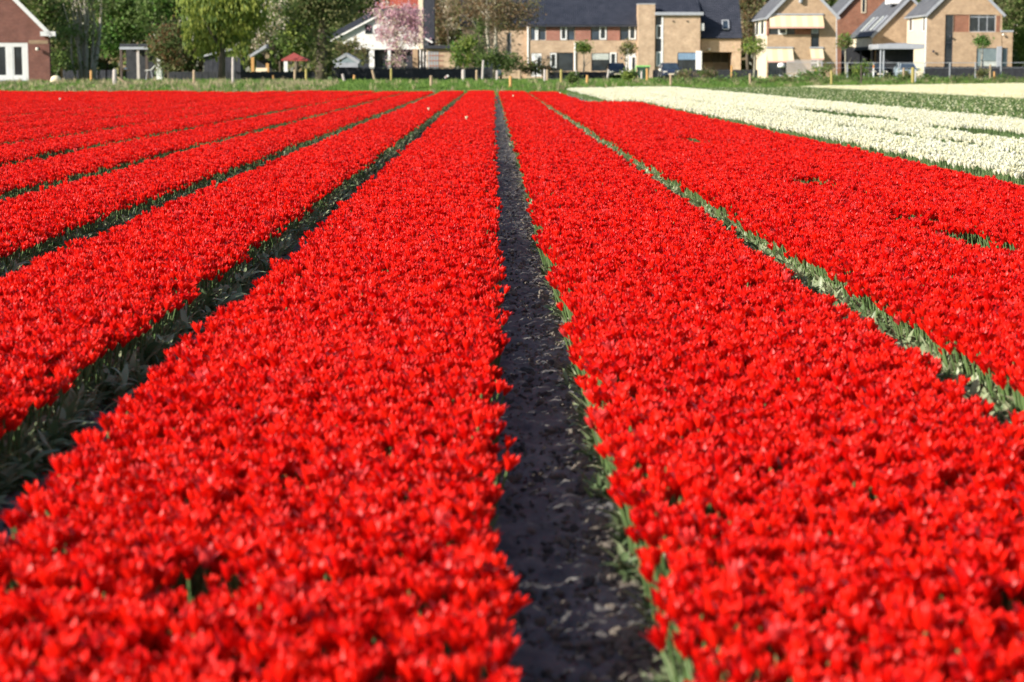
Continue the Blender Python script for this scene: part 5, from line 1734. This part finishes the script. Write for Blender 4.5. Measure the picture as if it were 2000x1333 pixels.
def slat_fence():
    Y = 186.0
    x0, x1, z0, z1 = rc(1536, 117, 1607, 148, Y)
    t = thing('slat_fence', 'tall grey open slat fence beside the awning house', 'fence', ((x0 + x1) / 2, Y, gz(x0, Y)))
    for i in range(24):
        a = x0 + (x1 - x0) * i / 24
        m = MB(); m.box(a, a + .07, Y, Y + .03, gz(a, Y) - .1, z1); m.build('slat', M['wood_grey'], t)
    for zz in (z0 + .3, z1 - .25):
        m = MB(); m.box(x0, x1, Y + .034, Y + .08, zz, zz + .07); m.build('rail', M['grey_trim'], t)
slat_fence()

def rail_fence():
    Y = 183.0
    x0, x1 = P(1600, 123, Y).x, P(2012, 123, Y).x
    z = P(1800, 123, Y).z
    t = thing('rail_fence', 'thin galvanised rail on slim posts crossing in front of the right hand houses', 'fence', ((x0 + x1) / 2, Y, gz(x0, Y)))
    m = MB(); m.tube([(x0, Y, z), (x1, Y, z)], [.025, .025], 6); m.build('rail', M['metal'], t)
    m = MB(); m.tube([(x0, Y, z - .45), (x1, Y, z - .45)], [.012, .012], 4); m.build('wire', M['metal'], t)
    for px in (1605, 1655, 1706, 1755, 1805, 1855, 1905, 1955, 2005):
        p = P(px, 130, Y)
        m = MB(); m.box(p.x - .045, p.x + .045, Y - .045, Y + .045, gz(p.x, Y) - .2, z + .04); m.build('post', M['metal'], t)
rail_fence()

def car(label, px, Y, mat, w_=1.75, h_=1.45, front=True, rot=0):
    x = P(px, 140, Y).x
    g0 = gz(x, Y) + .02
    t = thing('parked_car', label, 'car', (x, Y, g0), 'cars parked by the houses')
    L = 4.1
    # body: sections along the length (y, half width, z low, z belt)
    sec = [(0, .62, .34, .62), (.12, .80, .25, .74), (.7, .86, .22, .86), (1.3, .87, .22, .93), (3.2, .87, .22, .95), (3.85, .84, .26, .92), (4.05, .74, .34, .80)]
    k = w_ / 1.75
    m = MB()
    vs, fs = [], []
    for (yy, hw, zl, zb) in sec:
        hw *= k
        vs += [(x - hw * .92, Y + yy, g0 + zl), (x - hw, Y + yy, g0 + (zl + zb) / 2), (x - hw * .93, Y + yy, g0 + zb), (x + hw * .93, Y + yy, g0 + zb), (x + hw, Y + yy, g0 + (zl + zb) / 2), (x + hw * .92, Y + yy, g0 + zl)]
    for i in range(len(sec) - 1):
        for j in range(6):
            fs.append((i * 6 + j, (i + 1) * 6 + j, (i + 1) * 6 + (j + 1) % 6, i * 6 + (j + 1) % 6))
    fs += [tuple(range(6)), tuple(range((len(sec) - 1) * 6 + 5, (len(sec) - 1) * 6 - 1, -1))]
    m.add(vs, fs)
    m.build('body', M[mat], t)
    # cabin
    b0, b1, t0, t1 = 1.0, 3.75, 1.65, 3.1
    hw0, hw1 = .78 * k, .60 * k
    zb, zt = .90, h_
    m = MB()
    m.add([(x - hw1, Y + t0, g0 + zt - .04), (x + hw1, Y + t0, g0 + zt - .04), (x + hw1, Y + t1, g0 + zt - .03), (x - hw1, Y + t1, g0 + zt - .03),
           (x - hw1 * .8, Y + t0 + .2, g0 + zt), (x + hw1 * .8, Y + t0 + .2, g0 + zt), (x + hw1 * .8, Y + t1 - .2, g0 + zt), (x - hw1 * .8, Y + t1 - .2, g0 + zt)],
          [(0, 1, 5, 4), (1, 2, 6, 5), (2, 3, 7, 6), (3, 0, 4, 7), (4, 5, 6, 7)])
    for sx in (-1, 1):
        m.bar((x + sx * hw0, Y + b0, g0 + zb), (x + sx * hw1, Y + t0, g0 + zt - .03), .06, .06)
        m.bar((x + sx * hw0, Y + b1, g0 + zb), (x + sx * hw1, Y + t1, g0 + zt - .03), .10, .08)
    m.build('roof', M[mat], t)
    q = MB(); q.add([(x - hw0, Y + b0, g0 + zb), (x + hw0, Y + b0, g0 + zb), (x + hw1, Y + t0, g0 + zt - .05), (x - hw1, Y + t0, g0 + zt - .05)], [(0, 1, 2, 3)]); q.build('windscreen', M['glass_blue'], t)
    q = MB(); q.add([(x - hw0, Y + b1, g0 + zb), (x + hw0, Y + b1, g0 + zb), (x + hw1, Y + t1, g0 + zt - .05), (x - hw1, Y + t1, g0 + zt - .05)], [(3, 2, 1, 0)]); q.build('rear_window', M['glass_blue'], t)
    for sx in (-1, 1):
        q = MB(); q.add([(x + sx * hw0, Y + b0, g0 + zb), (x + sx * hw0, Y + b1, g0 + zb), (x + sx * hw1, Y + t1, g0 + zt - .05), (x + sx * hw1, Y + t0, g0 + zt - .05)], [(0, 1, 2, 3)]); q.build('side_window', M['glass_blue'], t)
        q = MB(); q.box(x + sx * .52 * k - .16, x + sx * .52 * k + .16, Y + .01, Y + .09, g0 + .56, g0 + .70); q.build('headlight', M['lamp_glass'], t)
        q = MB(); q.box(x + sx * .86 * k + sx * .02, x + sx * .86 * k + sx * .2, Y + 1.3, Y + 1.4, g0 + .92, g0 + 1.05); q.build('mirror', M[mat], t)
        for yy in (.8, 3.3):
            q = MB(); c = Vector((x + sx * .80 * k, Y + yy, g0 + .31))
            q.tube([c - Vector((.1, 0, 0)), c + Vector((.1, 0, 0))], [.31, .31], 16); wh = q.build('wheel', M['tyre'], t)
            q = MB(); q.tube([c + Vector((sx * .08, 0, 0)), c + Vector((sx * .108, 0, 0))], [.19, .17], 12); q.build('rim', M['metal'], wh)
    q = MB(); q.box(x - .26, x + .26, Y - .015, Y - .0, g0 + .38, g0 + .49); q.build('number_plate', M['cream'], t)
car('dark parked car in front of the white door beside the tower', 1206, 186, 'car_dark')
car('dark blue parked car in front of the tall flat fronted house', 1311, 186, 'car_navy')
car('dark parked car beside the two grey carport posts', 1719, 189.5, 'car_dark')
car('pale blue parked car under the right end of the grey canopy', 1779, 186, 'car_silver')
car('pale parked car glimpsed between dark shrubs left of the terrace', 961, 184, 'car_silver')

def bins():
    Y = 184.0
    x0, x1, z0, z1 = rc(1245, 131, 1269, 150, Y)
    g0 = gz(x0, Y)
    t = thing('waste_container', 'dark green waste container with bright green rim at the foot of the chimney tower', 'container', ((x0 + x1) / 2, Y, g0))
    m = MB(); m.prism([(x0 + .12, g0), (x1 - .12, g0), (x1, z1), (x0, z1)], Y, Y + .9); m.build('container_body', M['dark_green'], t)
    m = MB(); m.box(x0 - .12, x1 + .05, Y - .06, Y + .96, z1 + .003, z1 + .13); m.bar((x0 - .12, Y - .08, z1), (x0 - .2, Y - .08, z1 - .45), .12, .08); m.build('lid', M['green_lid'], t)
    for xx in (x0 + .2, x1 - .3):
        m = MB(); m.tube([(xx, Y - .03, g0 + .09), (xx + .08, Y - .03, g0 + .09)], [.09, .09], 10); m.build('wheel', M['tyre'], t)
    p = P(1526, 128, 188)
    g0 = gz(p.x, 188)
    t = thing('covered_barbecue', 'white rounded cover over a round barbecue under the lower striped awning', 'barbecue', (p.x, 188, g0))
    m = MB(); m.lathe((p.x, 188, p.z - .22), [(.18, 0), (.35, .08), (.36, .26), (.26, .40), (.08, .45)], 12); m.build('cover', M['white'], t, True)
    for dx in (-.2, .2):
        m = MB(); m.tube([(p.x + dx, 188, g0 - .1), (p.x + dx * .6, 188, p.z - .2)], [.025, .025], 6); m.build('leg', M['dark_trim'], t)
    for (px, py, lab, mat, r_) in ((1289.5, 137, 'small round white lamp head before the dark stair window', 'lamp_glass', .13),):
        p = P(px, py, 184); g0 = gz(p.x, 184)
        t = thing('garden_lamp', lab, 'lamp', (p.x, 184, g0))
        m = MB(); m.tube([(p.x, 184, g0 - .1), (p.x, 184, p.z - .1)], [.03, .03], 6); m.build('post', M['dark_trim'], t)
        m = MB(); m.lathe((p.x, 184, p.z - .13), [(.05, 0), (.13, .07), (.14, .15), (.09, .23), (.03, .26)], 10); m.build('lamp_head', M[mat], t, True)
    p = P(1706.5, 131, 182); g0 = gz(p.x, 182)
    t = thing('road_marker', 'orange and white marker post before the dark parked car', 'marker', (p.x, 182, g0))
    m = MB(); m.tube([(p.x, 182, g0 - .1), (p.x, 182, p.z - .1)], [.05, .05], 8); m.build('post', M['white'], t)
    m = MB(); m.tube([(p.x, 182, p.z - .098), (p.x, 182, p.z + .14)], [.075, .075], 8); m.build('band', M['orange_paint'], t)
    p = P(1795, 142, 180); g0 = gz(p.x, 180)
    t = thing('planter_box', 'pale square planter standing right of the pale blue car', 'planter', (p.x, 180, g0))
    m = MB(); m.box(p.x - .38, p.x + .3, 179.8, 180.3, g0 - .1, p.z + .12); m.build('planter_wall', M['cream'], t)
    leaf_mesh('plants', t, [(Vector((p.x - .04, 180.05, p.z + .18)), (.3, .2, .12))], 80, .08, ['fol_mid', 'fol_fresh'])
    p = P(1546, 147, 178)
    t = thing('wheelbarrow_cover', 'white plastic sheeting lying in the undergrowth beneath the lower awning', 'plastic sheet', (p.x, 178, gz(p.x, 178)))
    m = MB()
    nx = 9
    vs = [(p.x - 1.1 + 2.2 * i / (nx - 1), 177.7 + .35 * j, gz(p.x, 178) + .30 + .16 * math.sin(i * 1.9 + j) * (1 if j == 1 else .4)) for j in range(3) for i in range(nx)]
    fs = [(j * nx + i, j * nx + i + 1, (j + 1) * nx + i + 1, (j + 1) * nx + i) for j in range(2) for i in range(nx - 1)]
    m.add(vs, fs); t.name = 'plastic_sheet'; m.build('sheet', M['white'], t)
bins()

p = P(872, 150, 163)
t = thing('small_sign', 'tiny tilted red and white sign before the black board fence', 'sign', (p.x, 163, gz(p.x, 163)))
m = MB(); m.tube([(p.x, 163, gz(p.x, 163) - .1), (p.x, 163, p.z - .1)], [.02, .02], 6); m.build('post', M['wood_dark'], t)
m = MB(); m.bar((p.x - .13, 162.98, p.z - .1), (p.x + .14, 162.98, p.z + .1), .03, .15); m.build('sign_board', M['white'], t)
m = MB(); m.bar((p.x - .09, 162.96, p.z - .07), (p.x + .02, 162.96, p.z + .01), .012, .11); m.build('red_panel', M['red_cloth'], t)

# wooden fence posts along the field edge: (px, top, base, look, lean in px, label)
POSTS = [
 (120, 133, 160, 'wood_orange', 0, 'slim tan post in the garden right of the boulder'),
 (178, 138, 162, 'wood_orange', 0, 'short orange brown post at the foot of the pale stemmed tree'),
 (193, 138, 160, 'wood_dark', 0, 'dark thin post before the wattle fence'),
 (208, 138, 160, 'wood_dark', 0, 'dark post halfway between the pale stems and the grey gate post'),
 (224, 136, 170, 'wood_grey', 0, 'thick pale grey post with a brace beside it'),
 (238, 140, 162, 'wood_dark', 0, 'dark post below the bird table side'),
 (379, 137, 172, 'wood', 0, 'tan post in long dry grass left of the willow trunk'),
 (413, 136, 156, 'wood', 0, 'left one of two short posts below the willow'),
 (431, 134, 156, 'wood', 0, 'right one of two short posts below the willow'),
 (455, 112, 168, 'wood_grey', 0, 'tall grey green post under the right side of the willow'),
 (534, 147, 158, 'wood_orange', 0, 'stubby orange post below the flower tub'),
 (576, 136, 161, 'wood', 0, 'weathered post in front of the gazebo near its white post'),
 (598, 135, 161, 'wood_moss', 0, 'mossy post below the right corner of the gazebo roof'),
 (673, 145, 162, 'wood_grey', -4, 'short pale leaning post below the grey hut'),
 (692, 147, 160, 'wood_orange', 0, 'stubby orange post below the right side of the grey hut'),
 (733, 137, 161, 'wood', -6, 'clearly leaning tan post in front of the white house pillar'),
 (764, 134, 158, 'wood_moss', 0, 'mossy upright post in front of the pink blossom tree'),
 (842, 148, 172, 'wood', 0, 'tan post in front of the pink brick annex'),
 (905, 136, 160, 'wood_grey', 0, 'thick grey post below the yellow green shrub'),
 (931, 137, 162, 'wood', 0, 'tan post left of the ivy trunk base'),
 (942, 118, 158, 'wood_grey', 2, 'tall grey stake at the foot of the ivy trunk'),
 (971, 138, 160, 'wood_grey', 0, 'pale post below the pale glimpsed car'),
 (997, 149, 174, 'wood_orange', 0, 'short orange post at the very end of the red bed right of the furrow'),
 (1015, 138, 160, 'wood', 0, 'thin tan post before the reddish hedge shrub'),
 (1064, 136, 162, 'wood_grey', 0, 'left one of a close pair of pale posts before the terrace'),
 (1069, 136, 162, 'wood', 0, 'right one of a close pair of pale posts before the terrace'),
 (1096, 136, 166, 'wood_moss', 0, 'mossy post behind the corner where red meets white'),
 (1125, 138, 160, 'wood_grey', 0, 'grey post below the long white drainpipe'),
 (1147, 147, 168, 'wood_orange', 0, 'short orange post before the dark garden fence'),
 (1186, 136, 156, 'wood_grey', 3, 'grey slightly tilted post beside the dark parked car'),
 (1253, 138, 157, 'wood_grey', 0, 'pale thin post before the waste container'),
 (1264, 134, 162, 'wood_orange', 0, 'orange brown post covering the right side of the waste container'),
 (1310, 146, 172, 'wood', 0, 'tan post just behind the white tulips below the dark blue car'),
 (1393, 131, 150, 'wood_orange', 0, 'short sunlit post below the globe lamp'),
 (1429, 128, 158, 'wood_orange', 0, 'tall sunlit post below the blue-black roof edge'),
 (1465, 144, 170, 'wood', 0, 'tan post below the wide round street tree'),
 (1558, 128, 150, 'wood', 0, 'post in front of the slat fence middle'),
 (1594, 133, 160, 'wood_moss', 0, 'mossy topped post below the smallest awning'),
 (1624, 138, 172, 'wood_moss', 0, 'mossy post standing at the cream bed right of the smallest awning'),
 (1682, 127, 168, 'wood_dark', 0, 'dark thin post in front of the carport bush'),
 (1721, 128, 148, 'wood_moss', 0, 'mossy yellow post before the dark car at the carport'),
 (1765, 133, 162, 'wood', 0, 'tan post in front of the pale blue car'),
 (1783, 132, 166, 'wood_moss', 0, 'thick mossy post right in front of the pale blue car'),
 (1788, 136, 164, 'metal', 0, 'thin metal post behind the thick mossy post'),
 (1829, 133, 152, 'wood_moss', 0, 'mossy post before the black fence of the right hand house'),
 (1888, 128, 146, 'wood_orange', 0, 'orange post between slot window and round tree'),
 (1934, 126, 160, 'wood', 0, 'tall post under the blinds of the right hand house'),
 (1942, 140, 162, 'wood_orange', 0, 'short orange post next to the tall post under the blinds'),
]
for px, yt, yb, look, lean, lab in POSTS:
    p = G(px, yb)
    Y = p.y
    if Y < edge(p.x) + 1:
        Y = float(edge(P(px, 150, 150).x)) + 4
    x = P(px, yb, Y).x
    g0 = gz(x, Y)
    top = P(px + lean, yt, Y)
    r = .09 if look != 'metal' and look != 'wood_dark' else .055
    if lab.startswith('thick'):
        r = .14
    m = MB()
    h_ = top.z - g0
    d = Vector((top.x - x, 0, h_))
    b = Vector((x, Y, g0))
    m.tube([b - d * .1, b + d * .3, b + d * .65, b + d * .96, b + d], [r, r * .97, r * .95, r * .93, r * .62], 8)
    o = link('fence_post', m.mesh('fence_post', M[look]))
    if 'with a brace' in lab:
        root = o
        q = MB(); q.bar(b + d * .6 + Vector((.1, 0, 0)), (x + 1.0, Y, g0), .1, .1); q.build('brace', M['wood'], root)
    tag(o, lab, 'fence post', 'wooden posts along the field edge')
